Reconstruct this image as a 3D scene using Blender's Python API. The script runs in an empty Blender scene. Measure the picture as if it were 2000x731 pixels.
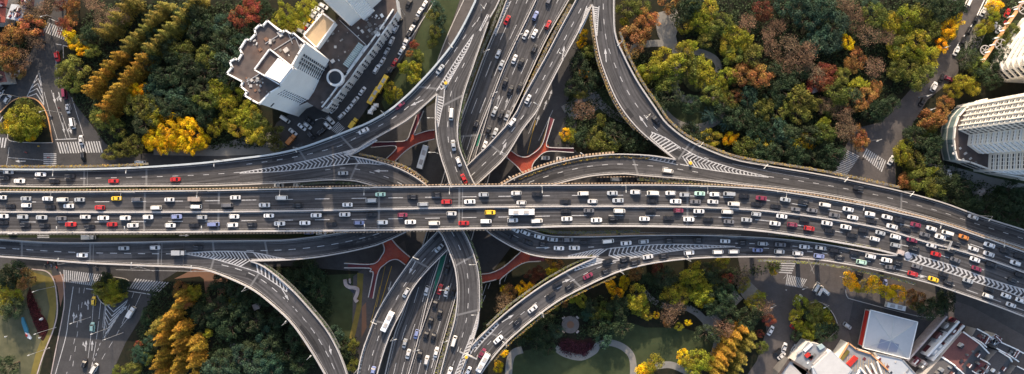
import bpy, bmesh, math, random
from mathutils import Vector, Matrix
from mathutils.geometry import tessellate_polygon
R = math.radians
random.seed(7)
scene = bpy.context.scene
C = scene.collection
# ------------------------------------------------------------------ camera, sky, sun, exposure
H = 300.0          # drone height (m)
S = 0.225          # metres per photo pixel on the ground
camd = bpy.data.cameras.new('Camera'); camd.sensor_width = 36; camd.lens = 24
camd.clip_start = 1; camd.clip_end = 4000
cam = bpy.data.objects.new('Camera', camd); C.objects.link(cam)
cam.location = (0, 0, H); cam.rotation_euler = (0, 0, 0)
scene.camera = cam
EL, AZ = R(26), R(-3)
w = bpy.data.worlds.new('World'); scene.world = w; w.use_nodes = True
nt = w.node_tree; bg = nt.nodes['Background']
sky = nt.nodes.new('ShaderNodeTexSky'); sky.sky_type = 'NISHITA'; sky.sun_disc = False
sky.sun_elevation = EL; sky.sun_rotation = AZ; sky.air_density = 1.0; sky.dust_density = 3.0; sky.ozone_density = 0.4
nt.links.new(sky.outputs[0], bg.inputs[0]); bg.inputs[1].default_value = 0.15
sd = bpy.data.lights.new('Sun', 'SUN'); sd.energy = 3.5; sd.angle = R(0.6); sd.color = (1.0, 0.80, 0.60)
sun = bpy.data.objects.new('Sun', sd); C.objects.link(sun)
tos = Vector((math.sin(AZ)*math.cos(EL), math.cos(AZ)*math.cos(EL), math.sin(EL)))
sun.rotation_euler = tos.to_track_quat('Z', 'Y').to_euler()
vs = scene.view_settings
vs.view_transform = 'Standard'; vs.look = 'None'; vs.gamma = 1; vs.exposure = 1.0; vs.use_curve_mapping = False

# ------------------------------------------------------------------ helpers
def P(x, y, z=0.0):
    k = S*(H-z)/H
    return Vector(((x-1000)*k, (365.5-y)*k, z))
def tag(o, label=None, cat=None, group=None, kind=None):
    if label: o['label'] = label
    if cat: o['category'] = cat
    if group: o['group'] = group
    if kind: o['kind'] = kind
    return o
def empty(name, loc=(0,0,0), rz=0):
    o = bpy.data.objects.new(name, None); C.objects.link(o)
    o.location = loc; o.rotation_euler = (0,0,rz); o.empty_display_size = 1
    return o
def copy_tree(o, parent=None):
    c = o.copy(); C.objects.link(c); c.parent = parent
    for ch in o.children: copy_tree(ch, c)
    return c

class MB:
    def __init__(s): s.v=[]; s.f=[]; s.mi=[]; s.uv=[]
    def face(s, pts, mi=0, uv=None):
        n=len(s.v); s.v += [tuple(p) for p in pts]; s.f.append(tuple(range(n,n+len(pts)))); s.mi.append(mi)
        s.uv.append(uv or [(0,0)]*len(pts))
    def box(s, c, d, rz=0, mi=0, taper=1.0, rx=0):
        m = Matrix.Translation(c) @ Matrix.Rotation(rz,4,'Z') @ Matrix.Rotation(rx,4,'X')
        x,y,z = d[0]/2,d[1]/2,d[2]/2
        q=[(-x,-y,-z),(x,-y,-z),(x,y,-z),(-x,y,-z),(-x*taper,-y*taper,z),(x*taper,-y*taper,z),(x*taper,y*taper,z),(-x*taper,y*taper,z)]
        q=[m@Vector(a) for a in q]
        for f in ((0,3,2,1),(4,5,6,7),(0,1,5,4),(1,2,6,5),(2,3,7,6),(3,0,4,7)): s.face([q[i] for i in f],mi)
        return s
    def beam(s, a, b, wd, ht, mi=0):      # bar from a to b
        a=Vector(a); b=Vector(b); d=b-a; L=d.length
        if L<1e-6: return s
        q=d.to_track_quat('X','Z').to_matrix().to_4x4(); m=Matrix.Translation((a+b)/2)@q
        x,y,z=L/2,wd/2,ht/2
        k=[m@Vector(t) for t in ((-x,-y,-z),(x,-y,-z),(x,y,-z),(-x,y,-z),(-x,-y,z),(x,-y,z),(x,y,z),(-x,y,z))]
        for f in ((0,3,2,1),(4,5,6,7),(0,1,5,4),(1,2,6,5),(2,3,7,6),(3,0,4,7)): s.face([k[i] for i in f],mi)
        return s
    def cyl(s, a, b, r0, r1, n=8, mi=0, cap=True):
        a=Vector(a); b=Vector(b); q=(b-a).to_track_quat('Z','X')
        A=[a+q@Vector((math.cos(t)*r0,math.sin(t)*r0,0)) for t in [2*math.pi*i/n for i in range(n)]]
        B=[b+q@Vector((math.cos(t)*r1,math.sin(t)*r1,0)) for t in [2*math.pi*i/n for i in range(n)]]
        for i in range(n): s.face([A[i],A[(i+1)%n],B[(i+1)%n],B[i]],mi)
        if cap: s.face(B,mi); s.face(A[::-1],mi)
        return s
    def poly(s, pts, z, mi=0, uvs=1.0):      # flat triangulated polygon facing up
        p=[Vector((a[0],a[1],z)) for a in pts]
        for t in tessellate_polygon([p]):
            q=[p[i] for i in t]
            if (q[1]-q[0]).cross(q[2]-q[0]).z<0: q=q[::-1]
            s.face(q,mi)
        return s
    def prism(s, pts, z0, z1, mi=0, mtop=None):
        p=[Vector((a[0],a[1],0)) for a in pts]
        ar=sum(p[i].x*p[(i+1)%len(p)].y-p[(i+1)%len(p)].x*p[i].y for i in range(len(p)))
        if ar<0: p=p[::-1]
        for i in range(len(p)):
            a,b=p[i],p[(i+1)%len(p)]
            s.face([(a.x,a.y,z0),(b.x,b.y,z0),(b.x,b.y,z1),(a.x,a.y,z1)],mi)
        s.poly([(q.x,q.y) for q in p],z1,mi if mtop is None else mtop)
        return s
    def build(s, name, mats, parent=None, smooth=False):
        me=bpy.data.meshes.new(name); me.from_pydata(s.v,[],s.f)
        if not isinstance(mats,(list,tuple)): mats=[mats]
        for m in mats: me.materials.append(m)
        me.polygons.foreach_set('material_index', s.mi)
        ul=me.uv_layers.new(name='UVMap'); k=[]
        for u in s.uv:
            for t in u: k += [t[0],t[1]]
        ul.data.foreach_set('uv',k)
        if smooth: me.polygons.foreach_set('use_smooth',[True]*len(s.f))
        me.update()
        o=bpy.data.objects.new(name,me); C.objects.link(o); o.parent=parent
        return o

# ------------------------------------------------------------------ materials
def mat(name, col, rough=0.7, metal=0.0, noise=None, spec=0.4, bump=None):
    """noise = (scale, amount, second colour or None)"""
    m=bpy.data.materials.new(name); m.use_nodes=True; n=m.node_tree; b=n.nodes['Principled BSDF']
    b.inputs['Base Color'].default_value=(*col,1); b.inputs['Roughness'].default_value=rough
    b.inputs['Metallic'].default_value=metal; b.inputs['Specular IOR Level'].default_value=spec
    if noise:
        tc=n.nodes.new('ShaderNodeTexCoord'); 
        cur=None
        for i,(sc,am,c2) in enumerate(noise):
            t=n.nodes.new('ShaderNodeTexNoise'); t.inputs['Scale'].default_value=sc; t.inputs['Detail'].default_value=5
            n.links.new(tc.outputs['Object'],t.inputs['Vector'])
            r=n.nodes.new('ShaderNodeValToRGB'); r.color_ramp.elements[0].position=0.35; r.color_ramp.elements[1].position=0.68
            n.links.new(t.outputs[0],r.inputs[0])
            mx=n.nodes.new('ShaderNodeMix'); mx.data_type='RGBA'
            ml=n.nodes.new('ShaderNodeMath'); ml.operation='MULTIPLY'; ml.inputs[1].default_value=am
            n.links.new(r.outputs[0],ml.inputs[0]); n.links.new(ml.outputs[0],mx.inputs[0])
            if cur is None: mx.inputs[6].default_value=(*col,1)
            else: n.links.new(cur,mx.inputs[6])
            mx.inputs[7].default_value=(*c2,1); cur=mx.outputs[2]
        n.links.new(cur,b.inputs['Base Color'])
    return m
def asphalt(name, col, tracks=False, lanes=2):
    m=mat(name,col,0.85,noise=[(0.05,0.5,tuple(c*1.5 for c in col)),(1.2,0.35,tuple(c*0.55 for c in col)),(0.35,0.25,tuple(c*1.9 for c in col))],spec=0.25)
    n=m.node_tree; b=n.nodes['Principled BSDF']
    if tracks:
        src=b.inputs['Base Color'].links[0].from_socket
        uv=n.nodes.new('ShaderNodeTexCoord'); sp=n.nodes.new('ShaderNodeSeparateXYZ')
        n.links.new(uv.outputs['UV'],sp.inputs[0])
        wv=n.nodes.new('ShaderNodeMath'); wv.operation='MULTIPLY'; wv.inputs[1].default_value=2*math.pi*2/3.2
        n.links.new(sp.outputs[0],wv.inputs[0])
        sn=n.nodes.new('ShaderNodeMath'); sn.operation='SINE'; n.links.new(wv.outputs[0],sn.inputs[0])
        # long streaks running with the traffic
        cb=n.nodes.new('ShaderNodeCombineXYZ'); m1=n.nodes.new('ShaderNodeMath'); m1.operation='MULTIPLY'; m1.inputs[1].default_value=1.6
        m2=n.nodes.new('ShaderNodeMath'); m2.operation='MULTIPLY'; m2.inputs[1].default_value=0.035
        n.links.new(sp.outputs[0],m1.inputs[0]); n.links.new(sp.outputs[1],m2.inputs[0])
        n.links.new(m1.outputs[0],cb.inputs[0]); n.links.new(m2.outputs[0],cb.inputs[1])
        ns=n.nodes.new('ShaderNodeTexNoise'); ns.inputs['Scale'].default_value=1.0; ns.inputs['Detail'].default_value=4
        n.links.new(cb.outputs[0],ns.inputs['Vector'])
        mr=n.nodes.new('ShaderNodeMapRange'); mr.inputs[1].default_value=0.3; mr.inputs[2].default_value=0.75; mr.inputs[3].default_value=0.50; mr.inputs[4].default_value=1.65
        n.links.new(ns.outputs[0],mr.inputs[0])
        ad=n.nodes.new('ShaderNodeMath'); ad.operation='MULTIPLY_ADD'; ad.inputs[1].default_value=-0.16
        n.links.new(sn.outputs[0],ad.inputs[0]); n.links.new(mr.outputs[0],ad.inputs[2])
        vm=n.nodes.new('ShaderNodeVectorMath'); vm.operation='SCALE'
        n.links.new(src,vm.inputs[0]); n.links.new(ad.outputs[0],vm.inputs['Scale'])
        n.links.new(vm.outputs[0],b.inputs['Base Color'])
    return m
M={}
M['deck']=asphalt('asphalt_deck',(0.051,0.050,0.052),True)
M['road']=asphalt('asphalt_ground',(0.048,0.047,0.048))
M['roadw']=asphalt('asphalt_worn',(0.075,0.068,0.066))
M['conc']=mat('concrete',(0.42,0.40,0.38),0.8,noise=[(0.4,0.5,(0.27,0.255,0.24)),(2.5,0.3,(0.5,0.48,0.45))])
M['concd']=mat('concrete_dark',(0.16,0.155,0.15),0.85,noise=[(0.3,0.6,(0.09,0.088,0.085))])
M['rail']=mat('parapet_concrete',(0.46,0.44,0.42),0.7,noise=[(0.25,0.5,(0.33,0.31,0.30)),(3,0.25,(0.24,0.22,0.21))])
M['gbar']=mat('barrier_grey',(0.42,0.46,0.48),0.5,noise=[(0.3,0.5,(0.30,0.34,0.36))])
M['paint']=mat('road_paint',(0.58,0.58,0.58),0.6,noise=[(0.5,0.35,(0.25,0.25,0.26)),(2.2,0.6,(0.14,0.14,0.145))])
M['paintf']=mat('road_paint_worn',(0.34,0.34,0.34),0.6,noise=[(1.2,0.6,(0.14,0.14,0.14))])
M['joint']=mat('joint_concrete',(0.14,0.14,0.142),0.8)
M['planter']=mat('planter_terracotta',(0.36,0.24,0.15),0.8,noise=[(1.5,0.5,(0.42,0.34,0.24))])
M['grass']=mat('grass_ground',(0.020,0.030,0.012),0.95,noise=[(0.06,0.7,(0.035,0.040,0.018)),(0.8,0.5,(0.008,0.014,0.008))],spec=0.1)
M['soil']=mat('soil_ground',(0.016,0.017,0.012),0.95,noise=[(0.05,0.6,(0.012,0.020,0.012)),(0.6,0.5,(0.035,0.028,0.018))],spec=0.1)
M['lawn']=mat('lawn_pale',(0.125,0.118,0.072),0.95,noise=[(0.05,0.6,(0.085,0.088,0.05)),(1.4,0.5,(0.11,0.11,0.07)),(0.25,0.5,(0.030,0.042,0.024))],spec=0.1)
M['lawnd']=mat('lawn_deep',(0.042,0.064,0.030),0.95,noise=[(0.03,0.7,(0.07,0.078,0.042)),(0.08,0.6,(0.018,0.034,0.016)),(1.2,0.6,(0.065,0.072,0.034)),(0.3,0.4,(0.02,0.026,0.013))],spec=0.1)
M['dry_sunlit']=mat('dry_and_sunlit_grass',(0.19,0.15,0.045),0.95,noise=[(0.3,0.6,(0.10,0.09,0.03))],spec=0.1)  # yellow grass; on the two verges it stands for streaks of sunlight
M['redbed']=mat('red_flower_bed',(0.050,0.020,0.018),0.95,noise=[(0.9,0.7,(0.022,0.018,0.012))],spec=0.1)
M['path']=mat('path_paving',(0.20,0.195,0.18),0.9,noise=[(0.5,0.6,(0.13,0.127,0.118)),(3,0.3,(0.25,0.24,0.225))])
M['brick']=mat('red_paving',(0.20,0.105,0.065),0.9,noise=[(0.3,0.6,(0.14,0.09,0.065))])
M['redb']=mat('red_bridge_deck',(0.22,0.020,0.014),0.7,noise=[(0.12,0.8,(0.44,0.065,0.012)),(1.5,0.6,(0.12,0.02,0.015)),(0.5,0.4,(0.2,0.07,0.05))])
M['redd']=mat('maroon_stair',(0.14,0.035,0.045),0.8,noise=[(0.6,0.6,(0.09,0.02,0.03))])
M['green']=mat('green_paint',(0.02,0.16,0.10),0.8,noise=[(0.5,0.5,(0.015,0.10,0.07))])
M['white']=mat('white_render',(0.84,0.84,0.82),0.75,noise=[(0.15,0.4,(0.70,0.69,0.67)),(1.5,0.2,(0.6,0.59,0.57))])
M['cream']=mat('cream_render',(0.74,0.71,0.65),0.75,noise=[(0.2,0.35,(0.6,0.53,0.42))])
M['dglass']=mat('dark_window',(0.03,0.035,0.045),0.15,spec=0.6)
M['tglass']=mat('teal_window',(0.16,0.22,0.22),0.15,spec=0.6)
M['roofd']=mat('bitumen_roof',(0.042,0.038,0.040),0.9,noise=[(0.10,0.8,(0.11,0.066,0.050)),(0.5,0.4,(0.17,0.13,0.11)),(1.0,0.4,(0.03,0.028,0.03)),(0.25,0.3,(0.11,0.10,0.095))])
M['tan']=mat('sandy_roof',(0.40,0.30,0.19),0.9,noise=[(0.15,0.6,(0.28,0.22,0.15))])
M['tile']=mat('grey_roof_tile',(0.060,0.060,0.066),0.85,noise=[(0.2,0.5,(0.04,0.04,0.045)),(2.5,0.4,(0.10,0.10,0.105))])
M['mtile']=mat('maroon_roof_tile',(0.13,0.055,0.055),0.85,noise=[(0.4,0.6,(0.08,0.035,0.04)),(2.0,0.3,(0.2,0.09,0.07))])
M['rtile']=mat('red_roof_tile',(0.30,0.075,0.05),0.85,noise=[(0.5,0.6,(0.19,0.05,0.04))])
M['metal']=mat('pale_metal_roof',(0.42,0.445,0.47),0.6,noise=[(0.1,0.6,(0.32,0.35,0.38)),(1.0,0.3,(0.46,0.48,0.50))])
M['metal2']=mat('grey_ribbed_roof',(0.26,0.27,0.28),0.6,noise=[(0.5,0.6,(0.15,0.155,0.16))])
M['solar']=mat('bluish_panel',(0.22,0.25,0.33),0.5)
M['redp']=mat('red_panel',(0.45,0.03,0.02),0.5)
M['steel']=mat('pole_steel',(0.42,0.42,0.42),0.4,metal=0.3)
M['lampw']=mat('lamp_housing',(0.5,0.5,0.48),0.5)
M['tyre']=mat('tyre_rubber',(0.015,0.015,0.016),0.8)
M['cglass']=mat('car_glass',(0.012,0.014,0.018),0.35,spec=0.35)
M['yel']=mat('yellow_plastic',(0.7,0.42,0.03),0.5)
M['bark']=mat('bark',(0.09,0.065,0.045),0.9,noise=[(3,0.5,(0.05,0.035,0.025))])
M['blue']=mat('blue_panel',(0.05,0.20,0.28),0.4)
M['terr']=mat('terrace_paving',(0.17,0.15,0.14),0.9,noise=[(1.0,0.6,(0.11,0.095,0.09))])
M['stone']=mat('pale_stone',(0.45,0.39,0.36),0.8,noise=[(0.6,0.6,(0.25,0.18,0.18))])
M['roofw']=mat('white_roof_sheet',(0.50,0.50,0.49),0.7,noise=[(0.3,0.5,(0.38,0.38,0.375)),(1.5,0.3,(0.56,0.55,0.53))])
M['orange']=mat('orange_wall',(0.62,0.30,0.12),0.8,noise=[(0.6,0.4,(0.6,0.42,0.28))])
M['teal']=mat('ribbed_teal_duct',(0.35,0.44,0.44),0.4)

def paint_mat():
    m=bpy.data.materials.new('car_paint'); m.use_nodes=True; n=m.node_tree; b=n.nodes['Principled BSDF']
    oi=n.nodes.new('ShaderNodeObjectInfo'); n.links.new(oi.outputs['Color'],b.inputs['Base Color'])
    b.inputs['Roughness'].default_value=0.38; b.inputs['Specular IOR Level'].default_value=0.5
    b.inputs['Coat Weight'].default_value=0.25; b.inputs['Coat Roughness'].default_value=0.15
    return m
M['paintcar']=paint_mat()
def leaf_mat():
    m=bpy.data.materials.new('leaves'); m.use_nodes=True; n=m.node_tree; b=n.nodes['Principled BSDF']
    oi=n.nodes.new('ShaderNodeObjectInfo'); at=n.nodes.new('ShaderNodeAttribute'); at.attribute_name='shade'
    hs=n.nodes.new('ShaderNodeHueSaturation')
    sp=n.nodes.new('ShaderNodeSeparateXYZ'); n.links.new(at.outputs['Vector'],sp.inputs[0])
    n.links.new(sp.outputs[0],hs.inputs['Hue']); n.links.new(sp.outputs[1],hs.inputs['Value']); hs.inputs['Saturation'].default_value=1.0
    n.links.new(oi.outputs['Color'],hs.inputs['Color']); n.links.new(hs.outputs[0],b.inputs['Base Color'])
    b.inputs['Roughness'].default_value=0.65; b.inputs['Specular IOR Level'].default_value=0.2
    tr=n.nodes.new('ShaderNodeBsdfTranslucent'); n.links.new(hs.outputs[0],tr.inputs[0])
    mx=n.nodes.new('ShaderNodeMixShader'); mx.inputs[0].default_value=0.25
    out=n.nodes['Material Output']; n.links.new(b.outputs[0],mx.inputs[1]); n.links.new(tr.outputs[0],mx.inputs[2]); n.links.new(mx.outputs[0],out.inputs[0])
    return m
M['leaf']=leaf_mat()

# ------------------------------------------------------------------ curves
def spline(pts, step=3.0):
    """Catmull-Rom through tuples, resampled about every `step` units"""
    p=[Vector(a) for a in pts]
    if len(p)<3: out=p
    else:
        q=[2*p[0]-p[1]]+p+[2*p[-1]-p[-2]]; out=[]
        for i in range(1,len(q)-2):
            a,b,c,d=q[i-1],q[i],q[i+1],q[i+2]
            for k in range(8):
                t=k/8; out.append(0.5*((2*b)+(c-a)*t+(2*a-5*b+4*c-d)*t*t+(3*b-a-3*c+d)*t**3))
        out.append(p[-1])
    return out
def resample(pl, n):
    d=[0]
    for i in range(1,len(pl)): d.append(d[-1]+(pl[i]-pl[i-1]).length)
    T=d[-1]; out=[]; j=0
    for k in range(n):
        t=T*k/(n-1)
        while j<len(d)-2 and d[j+1]<t: j+=1
        s=(t-d[j])/max(1e-9,d[j+1]-d[j]); out.append(pl[j].lerp(pl[j+1],min(1,s)))
    return out
def length(pl): return sum((pl[i]-pl[i-1]).length for i in range(1,len(pl)))
def wpath(px, zf):      # photo-pixel polyline -> world polyline
    return [P(a.x,a.y,zf(a.x,a.y)) for a in spline([(x,y) for x,y in px])]
def strip(mb, pl, wd, dz=0.0, mi=0):
    for i in range(len(pl)-1):
        a,b=pl[i],pl[i+1]; t0=(pl[min(i+1,len(pl)-1)]-pl[max(i-1,0)]); t1=(pl[min(i+2,len(pl)-1)]-pl[i])
        n0=Vector((-t0.y,t0.x,0)); n1=Vector((-t1.y,t1.x,0))
        if n0.length<1e-6 or n1.length<1e-6: continue
        n0=n0.normalized()*wd/2; n1=n1.normalized()*wd/2; u=Vector((0,0,dz))
        mb.face([a-n0+u,b-n1+u,b+n1+u,a+n0+u],mi)
def sweepbox(mb, pl, off, wd, z0, z1, mi=0):
    """box section swept along a polyline; off = sideways shift to the left of travel"""
    ring=[]
    for i in range(len(pl)):
        t=pl[min(i+1,len(pl)-1)]-pl[max(i-1,0)]; n=Vector((-t.y,t.x,0)); n=n.normalized() if n.length>1e-6 else Vector((0,1,0))
        a=pl[i]+n*(off-wd/2); b=pl[i]+n*(off+wd/2)
        ring.append([Vector((a.x,a.y,pl[i].z+z0)),Vector((b.x,b.y,pl[i].z+z0)),Vector((b.x,b.y,pl[i].z+z1)),Vector((a.x,a.y,pl[i].z+z1))])
    for i in range(len(ring)-1):
        A,B=ring[i],ring[i+1]
        for k in range(4): mb.face([A[k],B[k],B[(k+1)%4],A[(k+1)%4]],mi)
    mb.face(ring[0],mi); mb.face(ring[-1][::-1],mi)
def dashes(mb, pl, dl, gap, wd, dz=0.025, start=0.0, s0=0.0, s1=None):
    T=length(pl); s1=T if s1 is None else s1
    n=max(3,int(T/1.0)); q=resample(pl,n); st=T/(n-1)
    def at(s):
        f=max(0,min(n-1.001,s/st)); i=int(f); return q[i].lerp(q[i+1],f-i)
    s=s0+start
    while s<s1:
        e=min(s+dl,s1); k=max(2,int((e-s)/2.5)+1)
        strip(mb,[at(s+(e-s)*i/(k-1)) for i in range(k)],wd,dz); s+=dl+gap
def subpath(pl,f0,f1,n=60):
    q=resample(pl,400); return resample(q[int(f0*399):max(int(f0*399)+2,int(f1*399)+1)],n)
# ------------------------------------------------------------------ elevated roads
ZM, ZB, ZA, ZN = 21.0, 16.0, 11.0, 6.5
def zM(x,y): return ZM
def zB(x,y):
    if x<1440 or y<430: return ZB
    t=min(1,(x-1440)/(1715-1440)); t=t*t*(3-2*t); return ZB+(ZM-ZB)*t
def zA(x,y):
    if y<425 or x>740: return ZA
    t=min(1,(740-x)/200); t=t*t*(3-2*t); return ZA+5.5*t
def zN(x,y): return ZN
ROADS={}
class Road: pass
def ribbon(key, L, Rr, zf, thick=1.5):
    """deck between two traced kerb lines; stations paired by arc length"""
    Lw=wpath(L,zf); Rw=wpath(Rr,zf)
    n=max(8,int(max(length(Lw),length(Rw))/2.5)); Lw=resample(Lw,n); Rw=resample(Rw,n)
    r=Road(); r.key=key; r.L=Lw; r.R=Rw; r.mid=[(a+b)/2 for a,b in zip(Lw,Rw)]; r.thick=thick
    mb=MB(); v=0
    for i in range(n-1):
        a,b,c,d=Lw[i],Rw[i],Rw[i+1],Lw[i+1]
        w0=(b-a).length; w1=(c-d).length; v1=v+(r.mid[i+1]-r.mid[i]).length
        q=[a,b,c,d]; uv=[(0,v),(w0,v),(w1,v1),(0,v1)]
        if (b-a).cross(d-a).z<0: q=[a,d,c,b]; uv=[(0,v),(0,v1),(w1,v1),(w0,v)]
        mb.face(q,0,uv); dn=Vector((0,0,-thick)); top=Vector((0,0,-0.01))
        mb.face([p+dn for p in q][::-1],1)
        mb.face([a+top,a+dn,d+dn,d+top],1); mb.face([b+top,b+dn,c+dn,c+top],1); v=v1
    for i in (0,n-1):
        a,b=Lw[i],Rw[i]; dn=Vector((0,0,-thick)); mb.face([a,b,b+dn,a+dn],1)
    o=mb.build(key,[M['deck'],M['conc']]); tag(o,kind='structure'); r.obj=o
    ROADS.setdefault(key,[]).append(r); r.zf=zf
    return r
def lane(r,f,off=0): return [a.lerp(b,f) for a,b in zip(r.L,r.R)]
# shared edge lines, photo pixels
MU=[(-30,374.5),(0,374.5),(109,375),(250,374),(400,372.5),(500,370.5),(750,366),(1000,363),(1250,361.5),(1359,363),(1440,366.5),(1500,371),(1600,386),(1700,404),(1750,415.5),(1800,427),(1850,440.5),(1887,453),(1950,475),(2000,493),(2035,506)]
ML=[(-30,454.5),(0,454),(250,453.5),(500,451.5),(750,449),(1000,444.5),(1120,441.5),(1250,441.5),(1359,443.5),(1430,446.5),(1500,452.5),(1600,467),(1700,485),(1750,497),(1783,504),(1859,527),(1941,556),(2000,576),(2035,588)]
MM=[(-30,414),(0,414),(250,414.5),(500,413),(750,408.5),(1000,403.7),(1250,403),(1359,404.5),(1440,408),(1500,412.5),(1600,425),(1700,442),(1750,455),(1805,472),(1859,485.6),(1914,502),(1969,521),(2000,533),(2035,545)]
RHLo=[(1436,501.5),(1500,501),(1555,503.5),(1609,508.5),(1664,517.5),(1705,526),(1750,536.5),(1818,554),(1881,575),(1941,596),(2000,618.5),(2035,632)]
RG_U=[(1022,446),(1046,453.5),(1074,461),(1123,462.5),(1180,462),(1250,460),(1359,459.5),(1436,461.5)]
RG_U2=[(1436,461.5),(1500,465),(1555,470),(1609,477),(1664,487),(1719,497),(1750,499)]
main=ribbon('main_deck',MU,ML,zM,1.6)
mh=ribbon('main_deck',[(1750,498),(1783,504.6),(1859,527.6),(1941,556.6),(2000,576.6),(2035,588.6)],[p for p in RHLo if p[0]>=1750],zM,1.6)
rgh=ribbon('lower_right_ramp',RG_U2,[p for p in RHLo if p[0]<=1750],zB)
SEAM_G=[(1164,502),(1250,490.5),(1305,484.5),(1373,482),(1436,482)]
CT_L=[(925,67),(893,122),(854,184),(851,215),(852.5,262),(860.5,303),(871.5,336),(882,366),(908,408),(948,448),(969,464),(1000,482),(1014,488),(1033,496),(1068,502.5),(1109,504),(1164,502)]+SEAM_G[1:]
CT_R=[(957,35),(954,44),(937,92),(923,133),(907,180),(899,215),(894,248),(896,284),(910,322),(927.5,360.5),(962,405),(1022,446)]+RG_U[1:]
ctrg=ribbon('curved_ramp',CT_L,CT_R,zB)
RAT_L=[(935,-22),(930,0),(913,37.6),(903,54)]
rat=ribbon('curved_ramp',[(936,-22),(930,0),(921,20),(905,52)],[(983,-22),(976,0),(966,20),(957,35)],zB)
RAL_L=[(905,52),(885.5,85.5),(867,110),(844.5,137),(822,161),(797.6,186),(762,216),(721,240),(690.6,252.5),(639,272.5),(591.5,289),(537,301.5),(468,310.5)]
RAL_R=[(957,35),(925,67),(893,122),(854,184),(834,202),(795,235),(748,262),(715.6,281),(683,304.5),(640,312.5),(560,324),(468,337.5)]
ral=ribbon('curved_ramp',RAL_L,RAL_R,zB)
REM_U=[(468,310.5),(400,318.5),(332,324),(250,328.5),(164,331),(80,331.5),(0,331),(-30,331)]
REM_L=[(468,361),(387,363),(250,363.5),(109,365),(0,363),(-30,362.5)]
rem=ribbon('upper_left_ramp',REM_U,REM_L,zB)
SEAM_E=[(468,337.5),(560,324),(640,312.5),(683,304.5)]
REL_U=SEAM_E+[(713,310),(735,315),(770,325.5),(803,341),(836,364.6),(872,402),(903,448.6),(917,475),(930,512),(936,549),(936,607.5),(931,640),(920,675),(896,735),(890,752)]
REL_L=[(468,361),(500,359.6),(582,355.5),(642,351.5),(686,352.5),(713,358),(750,371),(805,403),(855,448.6),(871,475),(883,505),(890,528),(894,570),(889.6,618),(875,672.5),(860,731),(855,752)]
relcb=ribbon('central_ramp',REL_U,REL_L,zB)
RH_U=[(890,752),(896.6,735),(920.6,675),(955.6,640),(978,619.5),(1005,597),(1039,571.6),(1073.5,549),(1118,524),(1164,502.6),(1250,491),(1305,485),(1373,482.5),(1436,482.5)]
RH_L=[(925,752),(940,729),(960.7,700),(991.5,665.6),(1039,624.6),(1090.6,587),(1142,559.6),(1200,533),(1250,518.5),(1305,509),(1373,503),(1436,501.5)]
rh=ribbon('lower_right_ramp',RH_U,RH_L,zB)
# level A
RF_U=[(-30,467),(0,467.7),(109,474),(250,473.5),(359,471)]
RF_Lo=[(-30,498.5),(0,500.5),(82,506.5),(164,513),(250,517),(310,519.5),(357,521)]
rfl=ribbon('lower_left_ramp',RF_U,RF_Lo,zA)
SEAM_F=[(359,495.5),(440,500),(490.6,510)]
rfrb=ribbon('diagonal_ramp',[(359,471),(430,470.5),(500,470),(555,469),(609,463.6),(653,457),(686,450),(760,428),(850,378),(911,325),(935,302),(960,277.5),(1004,226.5),(1024,187),(1065.5,112),(1096.7,52),(1125,0),(1135,-22)],
            [(359,495.5),(440,500),(490.6,509.4),(554,507.7),(612,503),(673.5,493),(725,481.5),(750,473),(795,452),(870,412),(928.7,362),(954.7,338.6),(987.5,306),(1020,254),(1047.7,218),(1063,187),(1096.7,122),(1128,65),(1156,10),(1158,-22)],zA)
rfc=ribbon('lower_left_ramp',[(359,496),(440,500.5),(490.6,510),(513,518.6),(543.6,541),(578,573),(612,611),(639,645),(660,683),(677,727),(682,750)],
           [(359,521),(400,526),(444,541),(496,566),(537,598),(571,631),(605,679),(636,731),(645,750)],zA)
RD_U=[(1501,346),(1400,330),(1320,312),(1268,304),(1200,301.5),(1150,306),(1119,311),(1064,325),(1009,346),(979,362),(905,400),(853,454),(813,496),(790,526.5),(769,557),(738.5,608),(722,649),(708,688.6),(699,731),(696,752)]
RD_L=[(1500,366.5),(1359,351.5),(1250,342.5),(1219,339.7),(1164,342.5),(1123,350),(1082,361),(1010,385),(935,427),(872,490),(832,531),(806,564),(787.6,602),(769,637),(752.5,679),(737,731),(732,752)]
rdrb=ribbon('crossing_ramp',RD_U,RD_L,zA)
RC_R=[(1198,-22),(1198,0),(1200,65),(1217,109),(1244.5,161),(1279,212),(1299,240),(1337,271),(1388,296),(1439,313.5),(1501,325)]
RC_L=[(1158.6,-22),(1156.6,10),(1160.4,52),(1169.5,105),(1180,140),(1200,188),(1220.5,222),(1244,250),(1268,272),(1302.6,300),(1320,312),(1400,329.4),(1501,345.4)]
rc=ribbon('park_ramp',RC_L,RC_R,zA)
rcd=ribbon('park_ramp',[(1501,325),(1600,341),(1685.5,358),(1759,374),(1839,396),(1908,421),(2000,450),(2035,463)],[(1500,366.5),(1600,379),(1702.6,398),(1771,415),(1839,434),(1907.7,455.5),(2000,485),(2035,497)],zA)
# north-south deck
NS_L=[(999,-22),(990,0),(972,46.8),(946,109),(920,180),(900,235),(880,300),(850,400),(820,500),(789,604),(771,653.5),(752.5,731),(748,752)]
NS_R=[(1121,-22),(1111,0),(1076,60),(1050,112),(1018,182),(990,240),(968,300),(940,400),(912,500),(889,583),(867,660.6),(848,728),(842,752)]
ns=ribbon('north_south_deck',NS_L,NS_R,zN)

allr=[r for k in ROADS.values() for r in k]
def inside(r,p,margin=0.0):
    j=min(range(len(r.mid)),key=lambda i:(r.mid[i].x-p[0])**2+(r.mid[i].y-p[1])**2)
    m=r.mid[j]; hw=(r.L[j]-r.R[j]).length/2; d=math.hypot(m.x-p[0],m.y-p[1])
    return d<hw+margin

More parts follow.
